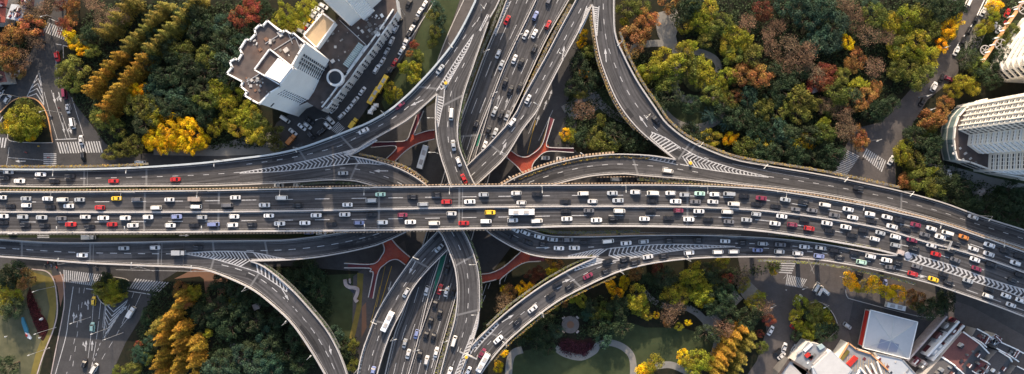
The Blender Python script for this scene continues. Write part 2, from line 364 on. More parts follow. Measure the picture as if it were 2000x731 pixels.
# parapets: (road, traced edge, height function, material, height)
def parapet(r, px, zf, h=1.0, wd=0.55, mt='rail', name='parapet', off=0.0, z0=-0.4):
    mb=MB(); pl=wpath(px,zf); pl=resample(pl,max(4,int(length(pl)/3)))
    sweepbox(mb,pl,off,wd*0.8,z0,h); return mb.build(name,M[mt],r.obj)
def edge_line(mb, px, zf, off, wd=0.18):
    pl=wpath(px,zf); pl=resample(pl,max(4,int(length(pl)/3))); q=[]
    for i in range(len(pl)):
        t=pl[min(i+1,len(pl)-1)]-pl[max(i-1,0)]; n=Vector((-t.y,t.x,0)).normalized(); q.append(pl[i]+n*off)
    strip(mb,q,0.11,0.03)
def cut(px,x0,x1): return [p for p in px if x0<=p[0]<=x1]
parapet(main,MU,zM,1.1,0.6); parapet(main,cut(ML,-40,1752),zM,1.1,0.9)
parapet(main,MM,zM,0.9,0.8,'rail','median_barrier')
parapet(main,[p for p in RHLo if p[0]>=1664],zM,1.1,0.6)
parapet(rgh,RG_U2,zB,1.0,0.5); parapet(rgh,cut(RHLo,1400,1680),zB,1.1,0.6)
parapet(ctrg,RG_U,zB,1.0,0.5); parapet(ctrg,CT_R[1:11]+[(1022,446)],zB,1.0,0.5)
parapet(ctrg,CT_L[2:17],zB,1.1,0.55)
parapet(rat,[(936,-22),(930,0),(921,20),(905,52)]+RAL_L[1:]+REM_U[1:],zB,1.5,0.9,'gbar','noise_barrier')
parapet(rat,[(983,-22),(976,0),(966,20),(957,35)],zB,1.0,0.5)
parapet(ral,RAL_R[3:9],zB,1.0,0.5)
parapet(rem,REM_L,zB,1.1,0.6)
parapet(relcb,REL_U[3:18],zB,1.0,0.5); parapet(relcb,REL_L,zB,1.1,0.6)
parapet(rh,RH_U[2:10],zB,1.0,0.5); parapet(rh,RH_L,zB,1.1,0.6)
parapet(rfl,RF_U,zA,1.0,0.6); parapet(rfl,RF_Lo,zA,1.0,0.7)
RFRB_U=[(359,471),(430,470.5),(500,470),(555,469),(609,463.6),(653,457),(686,450),(760,428),(850,378),(911,325),(935,302),(960,277.5),(1004,226.5),(1024,187),(1065.5,112),(1096.7,52),(1125,0),(1135,-22)]
RFRB_L=[(490.6,509.4),(554,507.7),(612,503),(673.5,493),(725,481.5),(750,473),(795,452),(870,412),(928.7,362),(954.7,338.6),(987.5,306),(1020,254),(1047.7,218),(1063,187),(1096.7,122),(1128,65),(1156,10)]
parapet(rfrb,RFRB_U,zA,1.0,0.55); parapet(rfrb,RFRB_L,zA,1.1,0.6)
RFC_U=[(490.6,510),(513,518.6),(543.6,541),(578,573),(612,611),(639,645),(660,683),(677,727),(682,750)]
RFC_L=[(357,521),(400,526),(444,541),(496,566),(537,598),(571,631),(605,679),(636,731),(645,750)]
parapet(rfc,RFC_U,zA,1.0,0.55); parapet(rfc,RFC_L,zA,1.0,0.65)
parapet(rdrb,RD_U[2:],zA,1.1,0.55); parapet(rdrb,RD_L,zA,1.1,0.6)
parapet(rc,RC_R,zA,1.1,0.55); parapet(rc,RC_L[1:11],zA,1.1,0.55)
RCDU=[(1501,325),(1600,341),(1685.5,358),(1759,374),(1839,396),(1908,421),(2000,450),(2035,463)]
RCDL=[(1500,366.5),(1600,379),(1702.6,398),(1771,415),(1839,434),(1907.7,455.5),(2000,485),(2035,497)]
parapet(rcd,RCDU,zA,1.1,0.6); parapet(rcd,RCDL,zA,1.1,0.6)
parapet(ns,NS_L,zN,1.0,0.5); parapet(ns,NS_R,zN,1.0,0.5)
NSM1=[(1054,-22),(1047,0),(1008,80.5),(985,130),(961.6,190),(938,250),(911,330),(885,410),(858,510),(840,567),(813,677),(798,731),(793,752)]
parapet(ns,NSM1,zN,0.9,0.5,'rail','median_barrier')
NSM2=[(961.6,192),(948,240),(930,300),(908,380),(880,470),(862,535),(846,580),(820,655)]
parapet(ns,NSM2,zN,0.9,0.35,'rail','median_barrier')
g=MB(); 
for q in ([(939,262),(935.5,262),(930,285),(933.5,286)],[(872,498),(860,500),(850,548),(846,578),(851,560),(862,530)]):
    g.poly([P(x,y,ZN).to_2d() for x,y in q],ZN+0.035)
g.build('green_median_strip',M['green'],ns.obj)

# planter boxes with a dotted terracotta look outside the parapets
def planters(r, px, zf, off, pitch=1.35, sz=(0.85,0.42,0.45), mt='planter', name='planter_row'):
    pl=wpath(px,zf); n=max(2,int(length(pl)/pitch)); q=resample(pl,n); mb=MB()
    for i in range(n-1):
        t=q[i+1]-q[i]; nn=Vector((-t.y,t.x,0)).normalized(); c=(q[i]+q[i+1])/2+nn*off
        mb.box(c+Vector((0,0,0.45)),sz,math.atan2(t.y,t.x))
    o=mb.build(name,M[mt],r.obj); tag(o,kind='stuff'); return o
planters(main,MU[1:],zM,0.75); planters(main,cut(ML,-40,1000),zM,-0.85,mt='planter')
planters(rdrb,RD_U[4:10],zA,-0.8,sz=(0.9,0.8,0.6)); planters(rdrb,[(1500,366.5),(1359,351.5),(1250,342.5),(1164,343)],zA,0.7)
planters(relcb,[(735,315),(770,325.5),(803,341),(832,362)],zB,0.7)
planters(rc,RC_L[1:9],zA,-0.7)
planters(rcd,RCDL,zA,-0.8)

# ------------------------------------------------------------------ painted markings
def marks(r,name='road_marking',m='paint'): return MB()
mb=MB()
for f in (0.25,0.745): dashes(mb,lane(main,f),6,9,0.28)   # lane dashes of both carriageways
edge_line(mb,MU,zM,-0.75); edge_line(mb,cut(ML,-40,1740),zM,0.9)
edge_line(mb,MM,zM,0.75); edge_line(mb,MM,zM,-0.75)
mb.build('lane_marking',M['paint'],main.obj)
mb=MB(); dashes(mb,lane(mh,0.72),5,5,0.25); edge_line(mb,[p for p in RHLo if p[0]>=1700],zM,0.7); mb.build('lane_marking',M['paint'],mh.obj)
mb=MB()
for f in (0.34,0.56): dashes(mb,lane(rgh,f),2.2,3.6,0.28)
edge_line(mb,RG_U2,zB,-0.6); edge_line(mb,cut(RHLo,1400,1740),zB,0.7); mb.build('lane_marking',M['paint'],rgh.obj)
mb=MB(); L=lane(ctrg,0.5)
dashes(mb,subpath(L,0.09,0.70),2.4,4,0.25); edge_line(mb,CT_R[1:]+RG_U[1:],zB,-0.6); edge_line(mb,CT_L[2:17],zB,0.6); mb.build('lane_marking',M['paint'],ctrg.obj)
mb=MB(); dashes(mb,lane(rat,0.5),2.4,4,0.25); mb.build('lane_marking',M['paint'],rat.obj)
mb=MB(); dashes(mb,subpath(lane(ral,0.46),0.0,1.0),2.4,4,0.25); edge_line(mb,RAL_L,zB,1.0); edge_line(mb,RAL_R[3:9],zB,-0.6); mb.build('lane_marking',M['paint'],ral.obj)
mb=MB(); dashes(mb,lane(rem,0.52),2.4,4,0.22); edge_line(mb,REM_U,zB,0.9); edge_line(mb,REM_L,zB,-0.8); mb.build('lane_marking',M['paint'],rem.obj)
mb=MB(); L=lane(relcb,0.5); dashes(mb,subpath(L,0.22,1.0),2.2,4,0.24); edge_line(mb,REL_L,zB,0.7); edge_line(mb,REL_U[4:18],zB,-0.6); mb.build('lane_marking',M['paint'],relcb.obj)
mb=MB(); L=lane(rh,0.5); dashes(mb,subpath(L,0.1,0.75),2.2,4,0.24); edge_line(mb,RH_L,zB,0.7); edge_line(mb,RH_U[2:9],zB,-0.6); mb.build('lane_marking',M['paint'],rh.obj)
mb=MB(); dashes(mb,lane(rfl,0.5),2.9,2.9,0.28); edge_line(mb,RF_U,zA,-0.6); edge_line(mb,RF_Lo,zA,0.8); mb.build('lane_marking',M['paint'],rfl.obj)
mb=MB(); L=lane(rfrb,0.5); dashes(mb,subpath(L,0.12,0.46),2.9,2.9,0.28); dashes(mb,subpath(L,0.46,1),2.4,4,0.28); edge_line(mb,RFRB_U,zA,-0.6); edge_line(mb,RFRB_L,zA,0.7); mb.build('lane_marking',M['paint'],rfrb.obj)
mb=MB(); L=lane(rfc,0.5); dashes(mb,subpath(L,0.18,1),2.9,2.9,0.30); edge_line(mb,RFC_U,zA,-0.6); edge_line(mb,RFC_L,zA,0.8); mb.build('lane_marking',M['paint'],rfc.obj)
mb=MB(); L=lane(rdrb,0.5); dashes(mb,subpath(L,0.14,1),2.4,4,0.24); edge_line(mb,RD_U[4:],zA,0.6); edge_line(mb,RD_L,zA,-0.7); mb.build('lane_marking',M['paint'],rdrb.obj)
mb=MB(); L=lane(rc,0.52); dashes(mb,subpath(L,0,0.78),2.4,4,0.24); edge_line(mb,RC_R,zA,0.6); edge_line(mb,RC_L[3:9],zA,-0.6)
edge_line(mb,[(1430,320),(1501,335),(1580,349)],zA,0.0,0.2); mb.build('lane_marking',M['paint'],rc.obj)
mb=MB(); L=lane(rcd,0.48); dashes(mb,L,2.4,4,0.2); edge_line(mb,RCDU,zA,-0.8); edge_line(mb,RCDL,zA,0.8); mb.build('lane_marking',M['paint'],rcd.obj)
mb=MB()
for f in (0.17,0.335): dashes(mb,subpath(lane(ns,f),0,1),7,10,0.22)
for f in (0.665,0.83): dashes(mb,subpath(lane(ns,f),0,1),7,10,0.22)
edge_line(mb,NS_L,zN,0.9); edge_line(mb,NS_R,zN,-0.9); edge_line(mb,NSM1,zN,-0.9); edge_line(mb,NSM1,zN,0.9)
mb.build('lane_marking',M['paint'],ns.obj)

def chevrons(r, A, B, zf, n, lead, wd=0.5, border=True, dirn=1, name='chevron_marking', m='paint', half=None):
    """V bars between border A and border B (photo pixels, both from tip to wide end or matching order)."""
    pa=resample(wpath(A,zf),300); pb=resample(wpath(B,zf),300); mb=MB()
    if border: strip(mb,pa,0.35,0.03); strip(mb,pb,0.35,0.03)
    T=length([(a+b)/2 for a,b in zip(pa,pb)])
    step=300/n
    for k in range(n):
        i=(k+0.5)*step; j=int(i)
        if j>=299: break
        w=(pa[j]-pb[j]).length
        if half:       # single slanted bars
            d=lead*w/T*300; jj=max(0,min(299,int(i+dirn*d)))
            strip(mb,[pa[j],pb[jj]],wd,0.034); continue
        d=lead*w*0.5/T*300; ja=max(0,min(299,int(i-dirn*d)))
        apex=(pa[j]+pb[j])/2
        strip(mb,[pa[ja],apex,pb[ja]],wd,0.034)
    return mb.build(name,M[m],r.obj)
# upper-left gore, top gore, right gore, lower-left gore, lower-right gore, bottom gore, far-right gore
chevrons(ral,[(468,337.5),(503,331.5),(588,316.5),(656,300.5),(683,296)],[(468,338.5),(537,335.7),(605,329.6),(660,322.5),(690,320)],zB,27,0.9)
chevrons(ral,[(660,299.5),(683,294),(708,286.5),(735,272.5)],[(672,303.5),(690,301),(712,289),(737,274)],zB,11,0.8,0.5,half=True)
chevrons(relcb,[(690,306.5),(715,311.5),(735,316),(752,321)],[(690,320),(705,319.5),(722,320),(740,321.5)],zB,9,0.9,0.5,half=True)
chevrons(ral,[(925,66.7),(902.6,99),(875,142),(852,178)],[(925,67.7),(913,96),(893,132),(868,176)],zB,20,0.9,0.5)
chevrons(ctrg,[(855,186),(853,205),(853,225),(855,245)],[(868,176),(866,200),(861,222),(856,248)],zB,12,0.7,0.5,half=True)
chevrons(rc,[(1501,345.5),(1439,330.6),(1371,309),(1332,289)],[(1501,346.5),(1456,341.5),(1388,332),(1328,321)],zA,23,0.9,0.5)
chevrons(rc,[(1330,289),(1300,270),(1272,258)],[(1318,310),(1295,290),(1270,268)],zA,9,0.6,0.5,half=True)
chevrons(rdrb,[(1320,313.5),(1290,308.5),(1262,305),(1250,304)],[(1324,322),(1300,317),(1275,312.5),(1250,308)],zA,9,0.9,0.5,half=True)
chevrons(rfc,[(358,495.2),(400,492.2),(441.5,491),(496,492.8)],[(359,496.2),(390,501),(425,508),(486,526)],zA,19,0.9,0.5)
chevrons(rfrb,[(492,493),(515,497),(537,502),(557,505.5)],[(492,508),(515,507.5),(537,506.5),(557,506.3)],zA,9,0.8,0.5,half=True)
chevrons(rfc,[(497,514),(514,522),(540,542),(563,565)],[(486,526),(505,533),(530,549),(560,570)],zA,9,0.9,0.5,half=True)
chevrons(ctrg,[(1436,481.5),(1373,478.8),(1305,477.3),(1250,480),(1205,484),(1176,487)],[(1436,482.5),(1414,483),(1359,486),(1305,492),(1240,503),(1196,511)],zB,30,0.9,0.6)
chevrons(ctrg,[(1190,486),(1164,488),(1131,495),(1109,500)],[(1170,500.5),(1150,501.5),(1131,502),(1109,502.5)],zB,11,0.15,0.42,half=True)
chevrons(rh,[(1168,504),(1150,511),(1135,518),(1120,525)],[(1205,508.5),(1178,512.5),(1150,520),(1122,529)],zB,9,0.2,0.5,half=True)
chevrons(relcb,[(887,735),(900,703),(913,672),(919,655)],[(902,735),(911,706),(921,688),(938,662)],zB,11,0.9,0.6)
chevrons(relcb,[(914,672),(921,655),(928,632),(934,610)],[(922,670),(929,650),(934,632),(935.5,610)],zB,12,0.8,0.5,half=True)
chevrons(rh,[(924,679),(938,662),(955,645),(972,630)],[(926,688),(945,665),(960,650),(974,634)],zB,9,0.6,0.5,half=True)
chevrons(mh,[(2035,578),(2000,565.5),(1941,548),(1859,518.5),(1783,496.8),(1772,493)],[(2035,596),(2000,583.6),(1969,571),(1914,554),(1859,535),(1766,507)],zM,30,0.9,0.75,dirn=-1)
chevrons(rat,[(952,28),(944,44),(936,60)],[(955,29),(947,45),(938,61)],zB,4,0.5,0.2,half=True)
chevrons(rfrb,[(1155,12),(1146,36),(1132,66)],[(1146,12),(1140,32),(1130,60)],zA,14,0.6,0.45,half=True)
chevrons(rc,[(1159,12),(1162,40),(1165,70)],[(1170,12),(1168,40),(1166,70)],zA,14,0.2,0.45,half=True)
chevrons(rdrb,[(699,731),(705,700),(712,672)],[(708,731),(711,700),(714,676)],zA,8,0.4,0.4,half=True)
chevrons(ns,[(998,2),(985,30),(968,70)],[(992,2),(980,30),(966,66)],zN,12,0.5,0.4,half=True)

def arrow(px,py,ang,zf,r=None,L=5.2,name='arrow_marking',m='paint',turn=0):
    c=P(px,py,zf(px,py)); mb=MB(); z=c.z+0.04
    def q(pts):
        ca,sa=math.cos(ang),math.sin(ang)
        mb.poly([(c.x+x*ca-y*sa,c.y+x*sa+y*ca) for x,y in pts],z)
    q([(-L/2,-.18),(L*0.1,-.18),(L*0.1,.18),(-L/2,.18)]); q([(L*0.1,-.62),(L/2,0),(L*0.1,.62)])
    if turn: q([(-L*.1,0),(L*.1,turn*1.0),(L*.02,turn*1.2),(-L*.2,0)]); q([(L*.05,turn*.7),(L*.35,turn*1.3),(L*0.0,turn*1.6)])
    o=mb.build(name,M[m],r.obj if r else None); 
    return o
A_=lambda dx,dy: math.atan2(-dy,dx)
arrow(708,256,A_(-30,9),zB,ral,6); arrow(744,334,A_(-30,0),zB,relcb,6); arrow(814,201,A_(-26,12),zB,ral,6)
arrow(1061,484,A_(1,0),zB,ctrg,6); arrow(557,575,A_(12,20),zA,rfc,6); arrow(644,680,A_(6,24),zA,rfc,6)
arrow(1100,103,A_(4,-26),zA,rfrb,6); arrow(983,290,A_(12,-22),zA,rfrb,6); arrow(805,523,A_(-12,22),zA,rdrb,6)
arrow(732,655,A_(0,26),zA,rdrb,6); arrow(992,622,A_(22,-14),zB,rh,6); arrow(1102,550,A_(20,-8),zB,rh,6)
arrow(1183,108,A_(-2,-26),zA,rc,6); arrow(1256,237,A_(-14,-20),zA,rc,6)
arrow(1792,499,A_(20,7),zM,main,6); arrow(1795,539,A_(20,5),zM,mh,5); arrow(846,706,A_(6,-22),zN,ns,6)
for x,y in ((973,196),(989,202),(1003,212)): arrow(x,y,A_(5,-20),zN,ns,5,m='paintf')

# expansion joints
def joint(r,px,py,wd=0.7,two=False):
    p=P(px,py,r.zf(px,py)); j=min(range(len(r.mid)),key=lambda i:(r.mid[i]-p).length)
    mb=MB(); a,b=r.L[j],r.R[j]; d=(b-a).normalized()*0.4
    strip(mb,[a+d,b-d],wd,0.018)
    if two:
        t=Vector((-d.y,d.x,0)).normalized()*1.3; strip(mb,[a+d+t,b-d+t],wd*.5,0.018)
    mb.build('expansion_joint',M['joint'],r.obj)
for r,x,y,t in ((main,288,414,0),(main,891,405,1),(main,1346,405,0),(main,432,412,0),(main,1762,450,0),(main,735,409,0),(rem,170,347,1),(rem,289,345,0),(ral,587,304,0),(relcb,698,334,0),(rdrb,1237,320,0),(rcd,1757,393,0),
   (rfl,49,483,0),(rfl,178,492,1),(rfl,305,495,1),(rfrb,517,488,0),(rfrb,422,485,0),(rfc,500,540,0),(rfc,420,510,0),(relcb,900,510,0),(relcb,912,605,0),(rdrb,828,518,0),(rdrb,745,625,0),
   (ctrg,878,203,0),(ral,830,170,0),(ral,670,272,0),(rfrb,963,292,0),(rh,970,648,0),(rh,1108,535,0),(rh,1216,520,0),(ns,938,260,0),(rc,1350,294,0),(rc,1335,290,0)):
    joint(r,x,y,0.8,bool(t))

# piers
low=sorted(allr,key=lambda r:min(m.z for m in r.mid))
for r in allr:
    n=int(length(r.mid)/26); q=resample(r.mid,max(3,n)); 
    for i in range(1,len(q)-1):
        p=q[i]
        if any(o is not r and o.mid[0].z<r.mid[0].z-2 and inside(o,p,1.5) for o in allr): continue
        j=min(range(len(r.mid)),key=lambda k:(r.mid[k]-p).length); t=(r.mid[min(j+1,len(r.mid)-1)]-r.mid[j-1]); hw=(r.L[j]-r.R[j]).length
        a=math.atan2(t.y,t.x); mb=MB(); zt=p.z-r.thick-0.02
        mb.box((p.x,p.y,zt/2-0.6),(1.6,2.4,zt-1.2),a)
        mb.box((p.x,p.y,zt-0.6),(1.8,hw*0.72,1.15),a)
        mb.build('pier',M['concd'],r.obj)

# repaired patches and stains on the asphalt
M['patchd']=asphalt('asphalt_patch_dark',(0.026,0.026,0.028)); M['patchl']=asphalt('asphalt_patch_pale',(0.085,0.082,0.082))
rp=random.Random(77)
for r in allr:
    T_l=length(r.mid)
    for k in range(int(T_l/38)+1):
        L=lane(r,rp.choice((0.14,0.3,0.62,0.86)) if r is not main else rp.choice((.12,.19,.31,.4,.6,.68,.8,.9))); f0=rp.uniform(0.02,0.9); ln=rp.uniform(3,16); pl=subpath(L,f0,min(.98,f0+ln/T_l),6); mb=MB(); strip(mb,pl,rp.uniform(.5,2.6),0.008+0.001*k)
        mb.build('asphalt_patch',M[rp.choice(('patchd','patchd','patchl'))],r.obj)
# ------------------------------------------------------------------ ground
LAY=[0.0]
def flat(name, px, m, z, kind='structure', smooth=False, close=True):
    pts=[(x,y) for x,y in px]
    if smooth:
        q=spline(pts+[pts[0]]); pts=[(a.x,a.y) for a in q[:-1]]
    mb=MB(); mb.poly([P(x,y,z).to_2d() for x,y in pts],z); o=mb.build(name,M[m]); tag(o,kind=kind); return o
def ribbon_path(name, px, wd, m, z):
    pl=[P(a.x,a.y,z) for a in spline(px)]; mb=MB(); strip(mb,pl,wd); o=mb.build(name,M[m]); tag(o,kind='structure'); return o
mb=MB(); mb.poly([(-1500,-1500),(1500,-1500),(1500,1500),(-1500,1500)],-0.02); tag(mb.build('ground',M['soil']),kind='structure')
road_ew=flat('road',[(-60,296),(300,300),(430,305),(560,300),(700,300),(760,250),(850,200),(1130,200),(1120,290),(1130,300),(1300,318),(1600,330),(1760,372),(1900,420),(2060,490),(2060,690),(1985,660),(1900,610),(1760,560),(1620,530),(1500,512),(1420,500),(1150,495),(1000,480),(940,560),(900,620),(880,760),(655,760),(690,640),(700,530),(560,520),(340,530),(200,540),(-60,540)],'road',0.0)
s_left=flat('street',[(-60,200),(-60,310),(300,310),(240,302),(205,280),(172,235),(150,208),(127,170),(115,140),(117,100),(133,85),(127,55),(134,-20),(108,-20),(104,20),(80,62),(58,106),(30,135),(-60,190)],'road',0.004)
s_bl=flat('street',[(105,530),(122,560),(126,600),(116,660),(95,760),(205,760),(245,670),(285,605),(318,548),(355,525),(300,512),(100,512)],'road',0.004)
s_tw=flat('street',[(775,-20),(852,-20),(838,10),(800,95),(742,175),(700,235),(660,268),(560,300),(515,290),(540,240),(600,200),(650,190),(740,60),(770,5)],'road',0.004)
s_ra=flat('street',[(905,-20),(940,-20),(925,20),(890,90),(852,140),(858,110),(878,60)],'roadw',0.004)
s_ns=flat('street',[(1125,60),(1150,100),(1112,190),(1098,215),(1075,285),(1055,330),(960,350),(1000,260),(1060,170)],'road',0.008)
s_nsl=flat('street',[(690,540),(790,470),(800,520),(740,640),(700,760),(655,760),(688,640)],'roadw',0.008)
s_r=flat('street',[(1893,-20),(1870,68),(1839,103),(1819,130),(1791,161),(1764,191),(1737,219),(1715,240),(1668,252),(1650,290),(1600,340),(1750,375),(1748,308),(1752,290),(1774,257),(1791,229),(1812,195),(1867,150),(1873,137),(1870,89),(1901,44),(1932,-20)],'roadw',0.004)
s_r2=flat('pavement',[(1906,42),(1936,-20),(1965,-20),(1900,120),(1876,135),(1874,92)],'path',0.004)
s_lr=flat('street',[(1440,498),(1620,505),(1760,550),(1900,600),(2060,690),(2060,760),(1440,760),(1478,705),(1497,645),(1490,600),(1472,560),(1448,535)],'roadw',0.004)
flat('forecourt',[(1670,575),(1700,585),(1800,625),(1835,620),(1780,700),(1670,690),(1655,640)],'road',0.010)
# lawns and beds
flat('lawn',[(-60,525),(100,528),(108,560),(112,600),(104,640),(85,700),(70,760),(-60,760)],'lawn',0.002)
flat('grass_verge',[(60,530),(108,545),(110,600),(104,640),(80,700),(62,760),(52,760),(70,690),(90,640),(97,600),(92,575),(88,550),(60,560)],'dry_sunlit',0.012,smooth=False)  # verge beside the street, the sunlit strip painted into its yellow
flat('flower_bed',[(58,560),(70,590),(78,610),(90,625),(95,640),(88,660),(82,665),(72,645),(60,615),(52,585)],'redbed',0.016,smooth=True)
flat('lawn',[(560,540),(700,535),(705,600),(690,670),(660,690),(640,640),(600,590)],'lawnd',0.002)
flat('grass_verge',[(698,533),(710,535),(706,600),(695,650),(686,680),(682,660),(696,600)],'dry_sunlit',0.012)  # streak of sunlight beside the shaded lawn, painted as yellow grass
flat('lawn',[(1000,690),(1050,680),(1150,690),(1200,670),(1240,690),(1245,760),(990,760)],'lawnd',0.012)
flat('lawn',[(1200,620),(1260,640),(1330,640),(1400,660),(1385,690),(1330,715),(1240,720),(1190,660)],'lawnd',0.002)
flat('lawn',[(1050,740),(1080,712),(1130,706),(1190,698),(1224,715),(1228,760),(1060,770)],'lawnd',0.014,smooth=True)
flat('flower_bed',[(1090,680),(1100,660),(1130,665),(1160,660),(1168,675),(1140,697),(1110,695)],'redbed',0.018,smooth=True)
flat('lawn',[(790,-20),(905,-20),(868,85),(850,130),(800,180),(752,215),(745,200),(800,100),(845,0)],'lawnd',0.002)
flat('lawn',[(1380,80),(1350,100),(1330,150),(1360,180),(1400,150),(1400,110)],'lawnd',0.010,smooth=True)
flat('lawn',[(1148,195),(1165,175),(1195,182),(1205,205),(1180,222),(1155,215)],'lawnd',0.012,smooth=True)
flat('lawn',[(1290,215),(1330,190),(1400,190),(1410,235),(1350,250),(1310,240)],'lawnd',0.010,smooth=True)
flat('lawn',[(1560,40),(2060,40),(2060,160),(1960,150),(1900,140)],'lawnd',-0.008)
flat('lawn',[(1790,330),(2060,330),(2060,480),(1900,415),(1780,365)],'lawnd',0.003)
flat('plaza',[(1285,25),(1320,15),(1330,40),(1320,70),(1325,95),(1300,95),(1285,70),(1280,45)],'path',0.014)
ribbon_path('path',[(1225,115),(1245,90),(1300,85),(1330,98),(1370,103),(1395,115),(1404,130),(1402,142)],3.0,'path',0.018)
ribbon_path('path',[(1318,95),(1325,140),(1318,165),(1330,190),(1355,196)],3.0,'path',0.022)
ribbon_path('path',[(1270,175),(1290,210),(1320,240),(1360,250),(1400,235),(1412,205),(1395,185)],3.4,'path',0.026)
ribbon_path('path',[(1130,170),(1165,200),(1110,225)],5,'path',0.018)
ribbon_path('path',[(1100,215),(1150,190),(1200,225),(1250,240)],3.5,'path',0.022)
ribbon_path('path',[(992,760),(995,710),(1003,690),(1020,683)],3.2,'path',0.018)
ribbon_path('path',[(1085,680),(1105,692),(1135,698),(1160,686),(1170,673),(1195,670),(1222,682),(1236,705),(1236,760)],2.9,'path',0.030)
ribbon_path('path',[(1345,602),(1362,612),(1378,628),(1395,650),(1400,670),(1393,695)],3.0,'path',0.026)
flat('plaza',[(1372,622),(1395,612),(1402,628),(1398,645),(1385,650),(1374,640)],'path',0.034,smooth=True)
ribbon_path('path',[(1390,628),(1443,575)],5.2,'path',0.038)
flat('plaza',[(1438,560),(1465,550),(1480,565),(1486,590),(1470,600),(1450,580)],'path',0.042)
ribbon_path('path',[(1280,715),(1310,713),(1340,725),(1370,740)],3.0,'path',0.030)
ribbon_path('path',[(1258,570),(1280,590),(1310,600),(1345,602)],2.4,'path',0.022)
# stair treads on the diagonal path
mb=MB()
for i in range(15):
    p=Vector((1393+i*3.4,624-i*3.4)); a=P(p.x-6,p.y-6,0.05); b=P(p.x+6,p.y+6,0.05); mb.beam(a,b,0.25,0.12)
st=mb.build('park_steps',M['stone']); tag(st,'grey stepped walkway climbing diagonally through the lower park','steps')
ribbon_path('path',[(455,668),(460,700),(500,712),(520,720)],3.0,'path',0.018)
ribbon_path('path',[(290,128),(330,150),(380,130),(420,150),(460,150)],2.4,'path',0.018)
flat('pavement',[(398,545),(445,545),(435,590),(418,625),(404,600)],'brick',0.018)
flat('planting_bed',[(406,560),(424,562),(425,590),(418,595),(408,575)],'soil',0.022)
flat('pavement',[(707,600),(715,590),(716,640),(706,660)],'brick',0.018)
flat('pavement',[(380,525),(440,515),(445,560),(420,560),(390,540),(340,545)],'brick',0.014)
flat('pavement',[(1530,540),(1570,560),(1560,620),(1540,680),(1500,745),(1470,745),(1500,690),(1515,640),(1505,590)],'roadw',0.008)
flat('pavement',[(560,285),(530,255),(420,283),(300,290),(300,303),(430,305),(540,300)],'path',0.008)
# green central strips under the decks
for q,m in (([(-60,366),(780,366),(780,373),(-60,373)],'grass'),([(-60,458),(560,458),(700,452),(560,466),(-60,464)],'grass'),
            ([(1050,448),(1740,470),(1800,500),(1500,462),(1250,455),(1060,458)],'grass'),([(1500,378),(1760,422),(2000,492),(2000,500),(1750,430),(1500,384)],'grass'),
            ([(100,540),(125,535),(128,560),(118,600),(112,560)],'brick')):
    flat('grass_verge' if m=='grass' else 'pavement',q,m,0.012)
flat('traffic_island',[(0,220),(25,197),(50,190),(75,198),(92,225),(103,278),(60,279),(20,275),(10,262)],'soil',0.02,smooth=False)
flat('traffic_island',[(186,545),(205,540),(245,545),(252,555),(240,580),(218,595),(200,592),(188,572)],'soil',0.02)
flat('traffic_island',[(1545,635),(1570,600),(1600,590),(1625,610),(1636,640),(1620,660),(1590,668),(1560,662)],'soil',0.02)
def kerb(px,closed=False,m='conc',wd=0.3,h=0.13,name='kerb'):
    pts=list(px)+([px[0]] if closed else []); pl=[P(a.x,a.y,0.0) for a in spline(pts)]
    mb=MB(); sweepbox(mb,pl,0,wd,0.0,h); o=mb.build(name,M[m]); tag(o,kind='structure'); return o
mb=MB()
kerb([(0,220),(25,197),(50,190),(75,198),(92,225),(103,278)],m='orange',wd=0.45)
kerb([(15,262),(20,275),(60,279),(103,279)])
kerb([(186,545),(205,540),(245,545),(252,555),(240,580),(218,595),(200,592),(188,572)],True)
kerb([(1545,635),(1570,600),(1600,590),(1625,610),(1636,640),(1620,660)],False)
kerb([(62,526),(90,530),(104,545),(110,570),(112,610),(104,645),(86,690),(70,740)],m='stone',wd=0.5)
kerb([(117,531),(124,550),(126,590),(122,620),(112,670),(100,731)],m='stone',wd=0.4)
kerb([(1651,565),(1655,580),(1672,587),(1790,617),(1830,620)],m='conc')
kerb([(1932,-20),(1901,44),(1870,89)],m='white',wd=0.4)
kerb([(906,0),(878,60),(858,110),(852,130)],m='conc',wd=0.4)
kerb([(850,0),(812,60),(775,120),(730,190)],m='conc',wd=0.35)

# ------------------------------------------------------------------ street markings
def zebra(a,b,c,d,n,z=0.03,m='paint',parent=None,fill=0.5,name='zebra_crossing'):
    A,B,Cc,D=[P(x,y,z) for x,y in (a,b,c,d)]; mb=MB()
    for i in range(n):
        t0=(i+0.25)/n; t1=t0+fill/n
        mb.face([D.lerp(Cc,t0),D.lerp(Cc,t1),A.lerp(B,t1),A.lerp(B,t0)])
    o=mb.build(name,M[m]); tag(o,kind='structure'); return o
zebra((92,43),(136,60),(130,80),(83,62),11); zebra((109.6,278),(196,276),(202,298),(116,300),17)
zebra((85,299),(85,325),(110,325),(110,299),7); zebra((-20,268),(14.8,269.6),(11,289),(-20,287),6)
zebra((122.7,527),(201,537),(190,560),(124,550),18); zebra((263,544),(331,552),(311,571.6),(251,563),13)
zebra((1692,289.6),(1731.6,315),(1723,337),(1683.8,305),11); zebra((1656,293),(1629,337),(1653,343),(1679,305),14)
zebra((1536.6,536),(1577,546),(1567,563),(1533.7,557.5),11); zebra((1524,508),(1521,534),(1546,536),(1557,508),6)
zebra((660,237.6),(674,251),(660,263.6),(645,252.6),6)
zebra((73,449),(73,466),(96,466),(96,449),5)
def line(px,wd=0.18,m='paint',z=0.03,dash=None):
    pl=[P(a.x,a.y,z) for a in (spline(px) if len(px)>2 else [Vector(p) for p in px])]; mb=MB()
    if dash: dashes(mb,pl,dash[0],dash[1],wd,0.0)
    else: strip(mb,pl,wd)
    tag(mb.build('street_marking',M[m]),kind='structure')
line([(100,176),(130,272)]); line([(86,180),(100,232),(112,272)]); line([(120,222),(137,270)]); line([(108,273),(150,271)],0.35)
